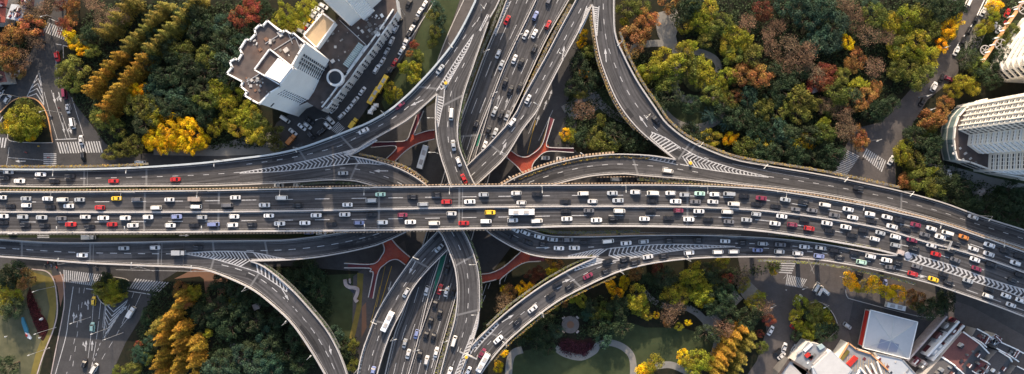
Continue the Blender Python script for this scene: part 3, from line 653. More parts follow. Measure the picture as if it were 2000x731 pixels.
line([(111,98),(109,112),(111,140),(120,170)]); line([(109,86),(120,88)],0.3); line([(123,89),(133,91)],0.3); line([(123,90),(124,114)]); line([(140,190),(163,265)]); line([(126,172),(150,245)],dash=(3,4))
line([(96,36),(112,43)],0.3); line([(18,288),(13,323)]); line([(15,308),(85,313)]); line([(0,237),(5,228)],0.3)
line([(143,560),(134,620),(128,660),(108,731)],0.3); line([(155,562),(150,640),(130,731)],dash=(2.5,5)); line([(165,562),(150,660),(140,731)],dash=(2.5,4))
line([(184,562),(179,640),(172,700)]); line([(197,588),(190,650),(182,700),(176,731)],0.2,dash=(8,1)); line([(168,564),(184,566)],0.35); line([(247,568),(306,577)],0.35)
line([(262,570),(235,640),(200,700),(185,731)],dash=(3,3)); line([(275,575),(258,610),(235,640)]); line([(196,670),(176,725)],0.25,dash=(1.2,1.2)); line([(205,595),(200,640)],0.15)
line([(226,527),(420,531)],0.2); line([(215,505),(300,530)],0.15)
line([(1060,195),(1032,262)]); line([(1080,215),(1052,275)]); line([(1046,235),(1030,300)],0.15,'yel'); line([(1075,230),(1050,300)],0.15,'yel')
line([(1000,510),(985,550)],0.2); line([(958,552),(935,610)],0.2,dash=(3,3)); line([(950,555),(938,590)],0.2)
line([(1560,508),(1530,545)],0.12); line([(1600,505),(1583,530)],0.12); line([(1578,505),(1590,535)],0.12)
line([(1640,540),(1760,570),(1860,590)],0.15,dash=(3,4)); line([(1740,543),(1785,556)],0.2)
line([(742,560),(722,640)],0.15,'yel'); line([(765,520),(712,700)],0.2,'yel'); line([(752,520),(735,600)],0.15,'yel')
def gchev(tip,l,r,n):
    T,Lp,Rp=P(*tip,0.03),P(*l,0.03),P(*r,0.03); mb=MB(); strip(mb,[T,Lp],0.3); strip(mb,[T,Rp],0.3)
    for i in range(1,n+1):
        t=i/n; a=T.lerp(Lp,t); b=T.lerp(Rp,t); ap=T.lerp((Lp+Rp)/2,max(0,t-0.25)); strip(mb,[a,ap,b],0.45)
    tag(mb.build('street_marking',M['paint']),kind='structure')
gchev((77,138),(52,190),(86,206),6); gchev((200.6,667),(207,594),(250,586),9)
for x,y,a,t in ((106,192,A_(4,24),0),(117,190,A_(6,22),-1),(124,250,A_(4,24),0),(137,252,A_(6,20),-1),(40,315,A_(-1,0),0),(144,620,A_(0,-1),-1),(158,620,A_(0,-1),0),(172,595,A_(0,-1),1),(168,675,A_(1,-20),1),(180,675,A_(1,-20),0),(242,605,A_(16,-18),1),
   (1033,232,A_(6,-18),0),(1050,235,A_(6,-18),0),(1050,205,A_(6,-18),0),(1065,205,A_(6,-18),0),(1075,185,A_(6,-18),0),(752,595,A_(-5,18),0),(761,560,A_(-5,18),0),(768,590,A_(-5,18),0),(745,620,A_(-5,18),0),(360,460,A_(1,0),0)):
    c=P(x,y,0); o=arrow(x,y,a,lambda *_:0.0,None,4.6,'street_marking',turn=t); tag(o,kind='structure')

# ------------------------------------------------------------------ red footbridges
def bridge(polys, zb, label, rails, stairs):
    root=empty('footbridge',P(*polys[0][0],0)); tag(root,label,'footbridge','red footbridges under the interchange')
    inv=Vector(root.location)
    def loc(pts): return [(p[0]-inv.x,p[1]-inv.y) for p in pts]
    mb=MB()
    for pg in polys: mb.prism(loc([P(x,y,zb) for x,y in pg]),zb-0.9,zb)
    mb.build('walkway',M['redb'],root)
    for pg in stairs:
        mb=MB(); mb.prism(loc([P(x,y,zb-0.6) for x,y in pg]),zb-1.4,zb-0.15); mb.build('stair',M['redd'],root)
    for rl in rails:
        mb=MB(); pl=[P(a.x,a.y,zb)-inv for a in (spline(rl) if len(rl)>2 else [Vector(p) for p in rl])]; sweepbox(mb,pl,0,0.3,-0.5,1.1); mb.build('handrail',M['rail'],root)
    for pg in polys:
        c=sum((P(x,y,zb) for x,y in pg),Vector())/len(pg)-inv; mb=MB(); mb.cyl((c.x,c.y,0),(c.x,c.y,zb-0.92),0.6,0.6,10); mb.build('pier',M['concd'],root)
K=3.656
def z1(l,x0,y0,s): return [(x0+a/s,y0+b/s) for a,b in l]
t1=lambda l: z1(l,680,180,K)
bridge([t1([(425,350),(440,300),(475,305),(500,295),(560,280),(618,272),(618,335),(570,345),(500,370),(440,400),(380,445),(320,515),(262,490),(345,390),(345,355),(400,350)])],6.0,
  'bright red forked footbridge right of the yellow vans, above the crossing bus',[t1([(180,358),(300,356),(400,350),(430,330),(445,290),(490,165)]),t1([(470,305),(540,135)]),t1([(475,308),(560,280),(618,272)]),t1([(618,335),(500,368),(420,415),(360,470),(320,515)]),t1([(165,395),(345,390),(262,490)])],
  [t1([(180,358),(345,354),(345,390),(165,395)]),t1([(440,300),(490,165),(540,135),(475,305)])])
t2=lambda l: z1(l,900,180,K)
bridge([t2([(360,420),(440,465),(500,450),(580,375),(605,360),(630,385),(625,420),(560,455),(520,500),(505,580),(440,580),(400,530),(325,465)])],6.0,
  'orange red Y-shaped footbridge right of the diagonal ramp above the main deck',[t2([(360,420),(410,455),(460,465),(500,450),(580,375),(635,180)]),t2([(610,365),(665,195)]),t2([(610,365),(630,395),(805,402)]),t2([(805,432),(620,425),(545,475),(512,520),(508,570)]),t2([(325,465),(400,530),(440,580)])],
  [t2([(580,372),(635,180),(665,195),(612,365)]),t2([(628,392),(805,402),(805,432),(622,424)])])
t3=lambda l: z1(l,680,440,4.276)
bridge([t3([(285,140),(360,110),(420,180),(520,265),(480,330),(415,285),(350,300),(290,345),(255,380),(245,410),(205,405),(180,375),(180,330),(215,320),(280,260),(305,210)])],6.0,
  'orange red Y-shaped footbridge below the main deck at left of the bottom diagonal ramp',[t3([(290,145),(305,200),(285,250),(210,322),(-30,318)]),t3([(-30,355),(180,358),(185,385),(212,405),(172,600)]),t3([(210,610),(255,390),(310,325),(360,292),(415,287),(480,330)]),t3([(365,115),(420,180),(520,268)])],
  [t3([(0,320),(180,320),(180,358),(0,355)]),t3([(205,405),(245,410),(210,612),(172,600)])])
t4=lambda l: z1(l,800,481,2.925)
bridge([t4([(400,158),(470,150),(540,115),(600,70),(640,30),(690,45),(680,90),(640,100),(580,140),(530,180),(490,195),(410,210)])],6.0,
  'dark red curved footbridge right of the central ramp below the main deck',[t4([(400,160),(470,150),(545,112),(635,32)]),t4([(750,85),(645,98),(530,178),(515,215)]),t4([(410,210),(495,190)])],
  [t4([(680,60),(770,62),(770,86),(680,88)])])
# ------------------------------------------------------------------ vehicles
COL={'w':(0.70,0.70,0.70),'s':(0.36,0.38,0.40),'g':(0.13,0.13,0.14),'k':(0.014,0.014,0.017),'r':(0.42,0.02,0.02),'y':(0.75,0.48,0.03),'b':(0.20,0.24,0.42),
     'm':(0.20,0.03,0.06),'n':(0.42,0.62,0.52),'o':(0.60,0.22,0.05),'v':(0.66,0.64,0.60),'t':(0.30,0.24,0.20),'a':(0.80,0.80,0.78)}
CNAME={'w':'white','s':'silver','g':'dark grey','k':'black','r':'red','y':'yellow','b':'blue-grey','m':'maroon','n':'pale green','o':'orange','v':'white','t':'brown','a':'white'}
def quadpatch(mb,p): mb.face([Vector(a) for a in p])
def car_proto(kind, name):
    """x forward; origin on the ground below the centre"""
    root=empty(name)
    if kind=='sedan': L,W,h0,h1=4.55,1.84,0.88,1.42; cab=(-1.55,-0.95,0.55,1.25)
    elif kind=='hatch': L,W,h0,h1=4.35,1.86,0.98,1.62; cab=(-2.02,-1.55,0.60,1.22)
    else: L,W,h0,h1=4.9,1.84,1.0,1.95; cab=(-2.36,-2.2,1.45,2.05)
    hl=L/2
    # lower body: rounded plan, three cross sections
    def sec(x,wf,zl,zh): return [(x,-W/2*wf,zl),(x,-W/2*wf,zh*0.72),(x,-W/2*wf*0.86,zh),(x,W/2*wf*0.86,zh),(x,W/2*wf,zh*0.72),(x,W/2*wf,zl)]
    noseh=h0*(0.80 if kind!='van' else 0.9)
    st=[(-hl,0.74,0.35,h0*0.86),(-hl+0.22,0.93,0.22,h0*0.97),(-hl+0.9,1.0,0.2,h0),(0,1.0,0.2,h0),(hl-1.1,1.0,0.2,h0*0.98),(hl-0.35,0.92,0.2,noseh),(hl,0.70,0.32,noseh*0.82)]
    S_=[sec(*a) for a in st]; mb=MB()
    for i in range(len(S_)-1):
        for k in range(5): mb.face([S_[i][k],S_[i+1][k],S_[i+1][k+1],S_[i][k+1]][::-1])
    mb.face(S_[0]); mb.face(S_[-1][::-1])
    # roof slab on pillars
    x0,x1,x2,x3=cab; wr=W/2*0.76; wb=W/2*0.86
    mb.box(((x1+x2)/2,0,h1-0.03),(x2-x1,2*wr,0.08),taper=0.94)
    for sx,a,b in ((1,x3,x2),(1,x0,x1)):
        for sy in (-1,1): mb.beam((a,sy*wb,h0-0.03),(b,sy*wr,h1-0.04),0.09,0.09)
    mb.build('body',M['paintcar'],root)
    def glass(nm,pts): 
        g=MB(); g.face(pts); g.build(nm,M['cglass'],root)
    glass('windscreen',[(x3,-wb+.05,h0),(x3,wb-.05,h0),(x2,wr-.04,h1-.05),(x2,-wr+.04,h1-.05)])
    glass('rear_window',[(x0,wb-.05,h0),(x0,-wb+.05,h0),(x1,-wr+.04,h1-.05),(x1,wr-.04,h1-.05)])
    for sy in (-1,1):
        p=[(x3-.1,sy*wb,h0-.01),(x0+.1,sy*wb,h0-.01),(x1+.03,sy*(wr+.005),h1-.06),(x2-.03,sy*(wr+.005),h1-.06)]
        glass('side_window',p if sy>0 else p[::-1])
    for sx in (-1,1):
        for sy in (-1,1):
            g=MB(); g.cyl((sx*L*0.30,sy*(W/2-.10),0.33),(sx*L*0.30,sy*(W/2+.02),0.33),0.33,0.33,10); g.build('wheel',M['tyre'],root)
    if kind=='hatch':
        for sy in (-1,1):
            g=MB(); g.beam((-1.4,sy*0.62,h1+.05),(0.45,sy*0.62,h1+.05),0.06,0.06); g.build('roof_rail',M['steel'],root)
    if kind=='sunroof': pass
    return root
def bus_proto(name,L,W,h,colr,unit=True):
    root=empty(name); mb=MB(); 
    mb.box((0,0,0.45+ (h-0.6)/2),(L,W,h-0.6)); mb.box((0,0,h-0.09),(L*0.985,W*0.93,0.14),taper=0.97); mb.build('body',M['paintcar'],root)
    for sy in (-1,1):
        g=MB(); g.box((0,sy*(W/2+0.006),h*0.62),(L*0.94,0.012,h*0.28)); g.build('side_window',M['cglass'],root)
    g=MB(); g.box((L/2+.006,0,h*0.58),(0.012,W*0.88,h*0.4)); g.build('windscreen',M['cglass'],root)
    if unit:
        for x in (-L*0.22,L*0.18): g=MB(); g.box((x,0,h+0.08),(2.2,W*0.6,0.2),taper=0.9); g.build('roof_vent',M['conc'],root)
    for sx in (-0.3,0.32):
        for sy in (-1,1): g=MB(); g.cyl((sx*L,sy*(W/2-.2),0.48),(sx*L,sy*(W/2+.02),0.48),0.48,0.48,10); g.build('wheel',M['tyre'],root)
    return root
def truck_proto(name,L=6.2,W=2.1,h=2.5):
    root=empty(name); mb=MB(); mb.box((L/2-0.75,0,1.15),(1.5,W*0.94,1.6),taper=0.92); mb.build('cab',M['paintcar'],root)
    mb=MB(); mb.box((-0.85,0,h/2+0.35),(L-1.75,W,h-0.5)); mb.build('cargo_box',M['paintcar'],root)
    g=MB(); g.box((L/2-0.02,0,1.5),(0.06,W*0.8,0.6),taper=0.9); g.build('windscreen',M['cglass'],root)
    g=MB(); g.box((0,0,0.5),(L*0.95,W*0.6,0.25)); g.build('chassis',M['tyre'],root)
    for sx in (-0.3,0.34):
        for sy in (-1,1): g=MB(); g.cyl((sx*L,sy*(W/2-.2),0.42),(sx*L,sy*(W/2+.01),0.42),0.42,0.42,10); g.build('wheel',M['tyre'],root)
    return root
protos={}
def proto(k):
    if k not in protos:
        protos[k]={'sedan':lambda:car_proto('sedan','sedan_car'),'hatch':lambda:car_proto('hatch','hatchback_car'),'van':lambda:car_proto('van','minivan'),
                   'bus':lambda:bus_proto('bus',10.6,2.5,3.1,None),'coach':lambda:bus_proto('coach',8.6,2.3,2.9,None),'truck':lambda:truck_proto('box_truck',5.2,1.9,2.2)}[k]()
        return protos[k],True
    return protos[k],False
ORD=('first second third fourth fifth sixth seventh eighth ninth tenth eleventh twelfth thirteenth fourteenth fifteenth sixteenth seventeenth eighteenth nineteenth twentieth twenty-first twenty-second twenty-third twenty-fourth twenty-fifth twenty-sixth twenty-seventh twenty-eighth twenty-ninth thirtieth').split()
WORD={'sedan':'saloon car','hatch':'hatchback','van':'minivan','bus':'bus','coach':'small coach','truck':'box truck'}
VEH=[]
def put(kind,col,px,py,z,ang,where,axis,scale=1.0):
    o,first=proto(kind)
    if not first: o=copy_tree(o)
    p=P(px,py,z); o.location=p; o.rotation_euler=(0,0,ang+random.uniform(-.02,.02)); 
    s=scale*(0.96 if kind in('sedan','hatch','van') else 1.0)*random.uniform(0.94,1.05); o.scale=(s,s*random.uniform(.98,1.02),s*random.uniform(.97,1.04))
    c=COL[col]; k=random.uniform(0.88,1.12)
    if kind in('sedan','hatch') and col in 'w' : k=random.uniform(0.72,1.12)
    for ch in o.children:
        if ch.name.split('.')[0] in('body','cab','cargo_box'): ch.color=(min(.9,c[0]*k),min(.9,c[1]*k),min(.9,c[2]*k),1)
    VEH.append((o,kind,col,where,axis,px,py)); return o
def kindof(code,rnd):
    if code in 'va': return 'van'
    return 'sedan' if rnd<0.66 else 'hatch'
rv=random.Random(3)
def on(r,x0,y0,s,spec,where,flip=False,axis='x',kinds={}):
    """vehicles riding on a deck; spec 'zx,zy,code ...' in the enlarged tile's pixels"""
    for i,t in enumerate(spec.split()):
        a=t.split(','); x=x0+float(a[0])/s; y=y0+float(a[1])/s; code=a[2]
        kd={'B':'bus','C':'coach','T':'truck','H':'hatch','S':'sedan','V':'van'}.get(a[3] if len(a)>3 else '',None) or kindof(code,rv.random())
        z=r.zf(x,y); p=P(x,y,z); j=min(range(1,len(r.mid)-1),key=lambda k:(r.mid[k].xy-p.xy).length); tt=r.mid[j+1]-r.mid[j-1]
        z=r.mid[j].z+0.012; ang=math.atan2(tt.y,tt.x)+(math.pi if flip else 0)
        put(kd,code,x,y,z,ang,where,axis)
T=[(0,320),(250,320),(500,320),(750,320),(1000,320),(1250,320),(1500,350),(1750,420)]
U1='top lane of the main deck'; U2='second lane of the main deck'; L3='third lane of the main deck'; L4='bottom lane of the main deck'
def lanes(i,l1,l2,l3,l4):
    x,y=T[i]
    on(main,x,y,K,l1,U1,True); on(main,x,y,K,l2,U2,True); on(main,x,y,K,l3,L3); on(main,x,y,K,l4,L4)
lanes(0,'18,241,w 191,249,s 345,250,w 453,257,v 573,257,s 836,248,y','78,301,k 194,297,w 364,308,k 496,302,w 719,313,r','28,374,w 170,379,s 304,383,s 443,390,g 615,380,w 744,387,w 900,387,w','28,420,k 186,436,k 325,440,k 512,433,r 644,448,k 806,433,r')
lanes(1,'68,254,g,V 300,257,w 485,252,t,T 770,242,w','205,314,v 490,306,v 712,296,g,V','148,381,w 352,378,b 533,382,s 762,377,w','40,440,w 308,440,w 475,438,k 617,432,b,V 751,437,w 888,432,k')
lanes(2,'187,243,v 890,219,n','64,295,w 300,297,k 655,293,w 826,263,s,V','95,371,w 432,368,w 636,362,w 826,363,k','172,427,w 352,422,w 540,430,k 738,421,b 905,418,w')
lanes(3,'205,236,k 375,220,k 712,221,s','280,289,s,V 447,272,r 613,271,w','134,366,m 484,356,w 758,348,y','190,416,w 360,424,v 570,424,r 728,411,w,V')
lanes(4,'30,210,w 180,217,k 507,213,v 715,210,s 880,203,w','67,278,w 380,271,k 574,268,w 755,262,s','68,343,a,B 384,340,k 548,334,g 765,337,v','5,403,w 176,408,v 391,393,w 602,402,w 722,389,k')
lanes(5,'90,210,v 216,210,w 317,222,s 424,213,n 531,219,w 634,216,s,V 741,231,k 862,246,m','83,265,k 252,268,w 393,271,g 517,271,w 665,287,v 828,288,k','76,336,k 273,335,m 418,339,w 620,343,v 827,360,s','30,393,w 203,387,k 346,397,w 485,398,k 632,413,g 758,400,s')
lanes(6,'120,147,s 249,165,k 400,184,v 567,216,w 724,249,w 845,271,w','50,195,k 195,215,g 310,222,g 470,257,g 600,274,w 735,302,k 880,338,w','95,265,w 258,291,k 417,315,w 552,343,w 678,367,k 798,384,s 905,412,w','47,317,w 170,325,m 290,352,r 438,368,k 598,401,k 758,427,w 905,472,s')
lanes(7,'20,40,k 135,70,m 247,97,w 360,128,v,V 477,158,o 660,214,w 770,258,k 875,295,k','65,105,k 200,140,g 310,157,w 420,205,k 547,242,w 656,278,w 845,342,w','110,178,m 248,218,w 380,255,k 558,318,w 675,355,k 880,428,k','125,240,k 280,280,r 418,320,g 570,383,m 825,465,k')
on(rem,0,320,K,'67,60,s 38,103,k 296,76,w 146,124,w 394,125,k 504,90,k 816,124,r','the upper left ramp',True); on(rem,250,320,K,'343,112,r','the upper left ramp',True)
on(relcb,500,320,K,'624,68,s','the ramp joining from the centre above the main deck',True)
on(rfl,0,320,K,'593,652,w 890,602,s','the lower left ramp'); on(rfl,250,320,K,'198,598,w 372,634,s,T','the lower left ramp'); on(rfrb,250,320,K,'502,598,k','the lower left ramp')
on(ctrg,680,180,K,'738,160,v 753,382,s 790,498,w 828,620,r','the upper central curved ramp',False,'y')
on(ctrg,1000,320,K,'18,467,w 95,492,w 195,521,w 290,540,s 398,542,g 522,560,k 684,552,v 813,566,w','the lower right ramp, upper lane'); on(ctrg,1000,320,K,'12,533,k 112,560,k 225,575,k 335,602,w 445,600,w','the lower right ramp bend')
on(ctrg,1250,320,K,'25,555,s 210,548,k 420,545,k 606,552,w','the lower right ramp, upper lane'); 
on(rgh,1250,320,K,'732,563,k 873,570,s','the lower right ramp, upper lane')
on(rh,1250,320,K,'55,664,w 170,656,k 348,635,w 553,629,v 666,626,v','the outer lane of the lower right ramp'); on(rgh,1250,320,K,'837,616,b','the outer lane of the lower right ramp')
on(rgh,1500,350,K,'85,468,g 257,483,w 372,490,s 478,510,k 618,528,k 728,551,w 843,579,w','the lower right ramp, upper lane'); on(rgh,1500,350,K,'78,517,s 210,529,w 360,549,b 507,563,k 663,592,n 868,628,g','the outer lane of the lower right ramp')
on(mh,1750,420,K,'145,368,g 115,420,r 262,459,y 335,425,k 370,483,k 508,468,s 658,530,k 650,578,v 780,576,w 883,610,w 815,642,w 8,345,k','the slip lanes below the right striped wedge')
on(rdrb,1250,320,K,'196,52,v','the ramp above the main deck right of centre',True)
on(rcd,1500,350,K,'640,65,k','the long upper right ramp',True); on(rcd,1750,420,K,'545,15,w','the long upper right ramp',True)
on(rc,1200,0,2.925,'235,685,k','the curved ramp beside the park',True,'y')
nsu='the top north-south highway, left side'; nsr='the top north-south highway, right side'
on(ns,800,0,2.925,'557,117,r 506,310,w 524,374,s',nsu,False,'y'); on(ns,900,180,K,'108,238,k',nsu,False,'y')
on(ns,800,0,2.925,'795,5,g 718,92,b 791,143,r 662,200,w 713,195,w 712,282,k 599,340,w 636,361,k 546,473,k 575,517,k 628,498,k 485,638,s 521,657,k 558,660,g',nsr,True,'y')
on(ns,900,180,K,'197,275,k 245,293,s 170,385,w 332,170,s',nsr,True,'y')
bl='the bottom north-south highway, left side'; br='the bottom north-south highway, right side'
on(ns,680,560,4.276,'657,32,w 572,395,b 474,472,s 503,560,w',bl,False,'y')
on(ns,680,560,4.276,'768,20,r 822,42,w 875,45,k 728,143,k 768,220,k 690,285,k 653,400,k 714,415,k 737,545,w 600,565,k 657,612,w',br,True,'y'); on(ns,680,440,4.276,'825,370,k',br,True,'y')
on(ral,800,0,2.925,'175,398,s','the top left ramp',False,'y'); on(ral,680,180,K,'370,95,m 112,278,w','the top left ramp')
on(rfrb,800,0,2.925,'676,568,w 585,700,w','the diagonal ramp above the main deck',False,'y')
on(rdrb,680,440,4.276,'760,192,s 485,563,w','the diagonal ramp below the main deck',False,'y'); on(rdrb,680,560,4.276,'335,285,a,C 210,705,b','the diagonal ramp below the main deck',False,'y')
on(relcb,680,560,4.276,'885,452,v 848,712,w','the central ramp near the bottom edge',True,'y')
on(rh,800,481,2.925,'1130,85,k 1123,142,k 1018,170,m 913,228,k 843,215,k 806,280,k 703,357,w 615,428,k 507,532,w 415,610,m 420,658,a,C 335,713,w 390,722,g','the sweeping ramp at lower centre',False,'x')
on(rh,1000,320,K,'803,682,k 790,722,k 877,703,k','the sweeping ramp at lower centre')
def gv(spec,x0,y0,s,where,axis='x'):
    for t in spec.split():
        a=t.split(','); code=a[2]; kd={'B':'bus','C':'coach','T':'truck','H':'hatch','S':'sedan','V':'van'}.get(a[4] if len(a)>4 else '',None) or kindof(code,rv.random())
        put(kd,code,x0+float(a[0])/s,y0+float(a[1])/s,0.04,R(float(a[3])),where,axis)
gv('70,140,w,60 10,92,w,60',0,160,4.06,'the left street beside the yellow tree island'); gv('520,98,m,-85,V 545,215,w,-80 585,330,w,-80,V 650,462,w,100 668,592,k,-85',0,160,4.06,'the street above the left zebra crossing','y')
gv('474,465,r,-80',0,0,4.175,'the top left street'); gv('640,235,y,90 632,410,n,90 577,655,k,75 645,690,v,60,V',0,520,3.464,'the bottom left street','y'); gv('757,375,v,60,T',0,481,2.925,'the bottom left street beside the stripes','y')
gv('805,228,w,180,V',0,240,2.925,'the roadside under the trees at upper left')
gv('645,523,v,0,T 95,490,w,0',0,320,K,'the ground road below the main deck')
gv('168,155,s,0 304,153,w,0 468,492,w,0 380,490,b,0',500,320,K,'the ground road beneath the left decks')
gv('741,112,v,0 860,118,k,0 640,118,k,0 1080,113,s,0 960,123,k,0',1000,320,K,'the ground lane above the right deck')
gv('600,472,w,0 715,476,w,0',900,180,K,'the ground road below the red footbridge')
gv('537,465,a,73,B',680,180,K,'the ground road left of centre')
gv('188,18,w,-15 655,-75,k,0',1750,420,K,'the ground lane between the right decks'); gv('225,452,w,-15 595,540,w,-15',1600,240,2.925,'the ground lane between the right decks')
# parked by the towers
pw='the car park beside the white towers'
gv('1090,165,w,60 1068,237,w,65 1040,298,s,62 1015,352,w,60 982,398,w,60 901,522,w,55 861,575,w,50 826,618,w,50 784,662,w,45 737,625,w,45 720,688,w,-45 703,718,w,-45',400,0,2.925,'the street beside the white towers')
gv('1150,235,w,65 1127,290,w,60 1085,360,r,60 1068,400,k,60',400,0,2.925,'the far kerb by the white towers')
gv('808,45,w,62 768,105,w,60 735,180,k,60 702,245,w,60 683,285,k,60 662,345,w,60 620,425,w,60 680,30,k,60 600,180,k,60 505,600,k,60',640,0,4.276,'the kerb above the small lawn')
gv('760,165,y,60,C 700,250,y,60,C 553,445,y,55,T',540,120,K,'the verge beside the top left ramp')
gv('65,415,v,-35,V 120,505,w,-40 185,470,w,-40 225,460,w,-40 240,425,k,-40 250,530,k,-50 160,605,k,20 110,560,o,50,T 340,490,k,50 318,505,k,50',540,120,K,'the yard below the white tower')
gv('555,180,w,-30 578,165,r,-30 590,147,w,-30 602,118,y,-30 622,98,w,-30 635,77,w,-30 655,58,w,-30 680,38,w,-30',400,0,2.925,'the parking row behind the white tower')
gv('1,1,w,60',745,10,1,'the top of the tower street')
# right street
gv('575,100,w,62 515,165,k,62 460,255,k,62 410,340,k,62 620,20,w,62 360,415,w,62 240,635,k,62 455,20,v,65',1780,0,4.155,'the upper right street beside the park')
gv('175,705,w,60 295,640,m,-20',1780,0,4.155,'the upper right street by the side turning'); gv('125,60,w,60 57,145,k,62 210,558,w,85',1780,150,2.924,'the right street left of the cream tower')
gv('407,215,w,60 735,300,w,85',1600,240,2.925,'the crossing of the right street')
# lower right
gv('495,140,v,60,V 520,165,v,60,V 555,170,v,-40,V',1450,520,3.465,'the street corner above the big round tree'); gv('705,400,g,-40 188,435,w,60 345,415,r,-40 280,550,w,70 262,605,w,40 235,580,k,40 350,485,k,50 345,560,s,60 375,220,w,50',1450,520,3.465,'the lower right street')
gv('405,160,a,-12,C 15,325,s,-35',1650,560,4.275,'the yard above the white hip roof'); gv('372,215,b,80 225,155,k,-15',1600,481,2.925,'the lane under the lower right deck')
gv('750,205,r,62 770,110,r,62 700,240,w,62 665,215,s,62',1780,0,4.155,'the car park by the curved balconies')
gv('90,640,k,40 60,620,k,40 145,605,w,40 170,530,k,40 35,715,k,50',0,0,4.175,'the kerb below the orange trees at left')
# labels
from collections import defaultdict
grp=defaultdict(list)
for v in VEH: grp[(v[1],CNAME[v[2]],v[3])].append(v)
for (kd,cn,where),vs_ in grp.items():
    ax=vs_[0][4]; vs_.sort(key=lambda v:v[5] if ax=='x' else v[6]); n=len(vs_)
    for i,v in enumerate(vs_):
        w_=WORD[kd]
        if n==1: lab=f'{cn} {w_} on {where}'
        else:
            side='from the left' if ax=='x' else 'from the top'
            lab=f'{cn} {w_}, {ORD[i]} {side} on {where}'
        tag(v[0],lab,{'sedan':'car','hatch':'car','van':'minivan','bus':'bus','coach':'bus','truck':'truck'}[kd],f'{w_}s among the traffic')
print('vehicles',len(VEH))
# ------------------------------------------------------------------ buildings
WINS={}
def rel(root,pts): return [(p[0]-root.location.x,p[1]-root.location.y) for p in pts]
def building(name,anchor,label,group=None):
    root=empty(name,P(anchor[0],anchor[1],0)); tag(root,label,'building',group); WINS[root.name]=(root,[]); return root
def vol(root,part,px,zref,z0,z1,m,mtop=None,zpx=None):
    """prism; outline given in photo pixels as seen at height zref"""
    pts=rel(root,[P(x,y,zref) for x,y in px]); mb=MB()
    mb.prism(pts,z0,z1,0,1 if mtop else None)
    return mb.build(part,[M[m]]+([M[mtop]] if mtop else []),root)
def roofedge(root,px,zref,z,m='white',wd=0.5,h=0.9,closed=True,name='parapet'):
    pts=rel(root,[P(x,y,zref) for x,y in px]); 
    if closed: pts=pts+[pts[0]]
    mb=MB()
    for a,b in zip(pts,pts[1:]):
        A=Vector((a[0],a[1],z+h/2)); B=Vector((b[0],b[1],z+h/2)); d=(B-A).normalized()*wd*0.48
        mb.beam(A-d,B+d,wd,h)
    return mb.build(name,M[m],root)
def wins(root,a,b,zref,z0,z1,nx,nz,ww,wh,m='dglass',skip=None,inset=0.02,margin=0.06):
    A=P(a[0],a[1],zref); B=P(b[0],b[1],zref); d=(B-A); d.z=0; L=d.length; u=d.normalized(); nrm=Vector((u.y,-u.x,0))
    c=(A+B)/2
    if nrm.dot(Vector((0,0,0))-c)<0: nrm=-nrm
    for i in range(nx):
        for k in range(nz):
            if skip and skip(i,k): continue
            s=margin*L+(1-2*margin)*L*(i+0.5)/nx; z=z0+(z1-z0)*(k+0.5)/nz
            p=A+u*s+nrm*inset; WINS[root.name][1].append((Vector((p.x-root.location.x,p.y-root.location.y,z)),math.atan2(u.y,u.x),ww,wh,m))
def boxes_on(root,part,a,b,zref,z0,z1,n,dep,wd,ht,m,nz=1,margin=0.04):
    """n x nz projecting boxes on a wall, one mesh"""
    A=P(a[0],a[1],zref); B=P(b[0],b[1],zref); d=(B-A); d.z=0; L=d.length; u=d.normalized(); nrm=Vector((u.y,-u.x,0)); c=(A+B)/2
    if nrm.dot(-c)<0: nrm=-nrm
    mb=MB()
    for i in range(n):
        for k in range(nz):
            s=margin*L+(1-2*margin)*L*(i+0.5)/n; z=z0+(z1-z0)*(k+0.5)/nz; p=A+u*s+nrm*(dep/2-0.1)
            mb.box((p.x-root.location.x,p.y-root.location.y,z),(wd,dep+0.2,ht),math.atan2(u.y,u.x))
    return mb.build(part,M[m],root)
def slabs(root,part,a,b,zref,z0,z1,nz,dep,ht,m):
    for k in range(nz):
        z=z0+(z1-z0)*(k+0.5)/nz-1.0; boxes_on(root,part,a,b,zref,z-ht/2,z+ht/2,1,dep,(P(*b,zref)-P(*a,zref)).length*0.96,ht,m,1,0.0)
def finish():
    for nm,(root,ws) in WINS.items():
        if not ws: continue
        ws.sort(key=lambda t:-t[0].z*t[2]*t[3]); unit={}
        for p,a,ww,wh,m in ws[:100]:
            key=(round(ww,2),round(wh,2),m)
            if key not in unit:
                mb=MB(); mb.box((0,0,0),(ww,0.14,wh)); o=mb.build('window',M[m],root); unit[key]=o
            else: o=unit[key].copy(); C.objects.link(o); o.parent=root
            o.location=p; o.rotation_euler=(0,0,a)
        if len(ws)>100:
            for m in {t[4] for t in ws[100:]}:
                mb=MB()
                for p,a,ww,wh,mm in ws[100:]:
                    if mm==m: mb.box(p,(ww,0.14,wh),a)
                tag(mb.build('window',M[m],root),kind='stuff')
def vents(root,pts,zref,z,rnd,size=(0.6,1.8),m=('conc','metal2','roofw','concd')):
    for x,y in pts:
        p=P(x,y,zref)-root.location; s=rnd.uniform(*size); mb=MB(); hh=s*rnd.uniform(.25,.5); mb.box((p.x,p.y,z+hh/2),(s,s*rnd.uniform(.4,1.2),hh),rnd.choice((.62,.62,.62,2.19,rnd.uniform(0,1.5)))); mb.build('roof_vent',M[rnd.choice(m)],root)
rb=random.Random(11)
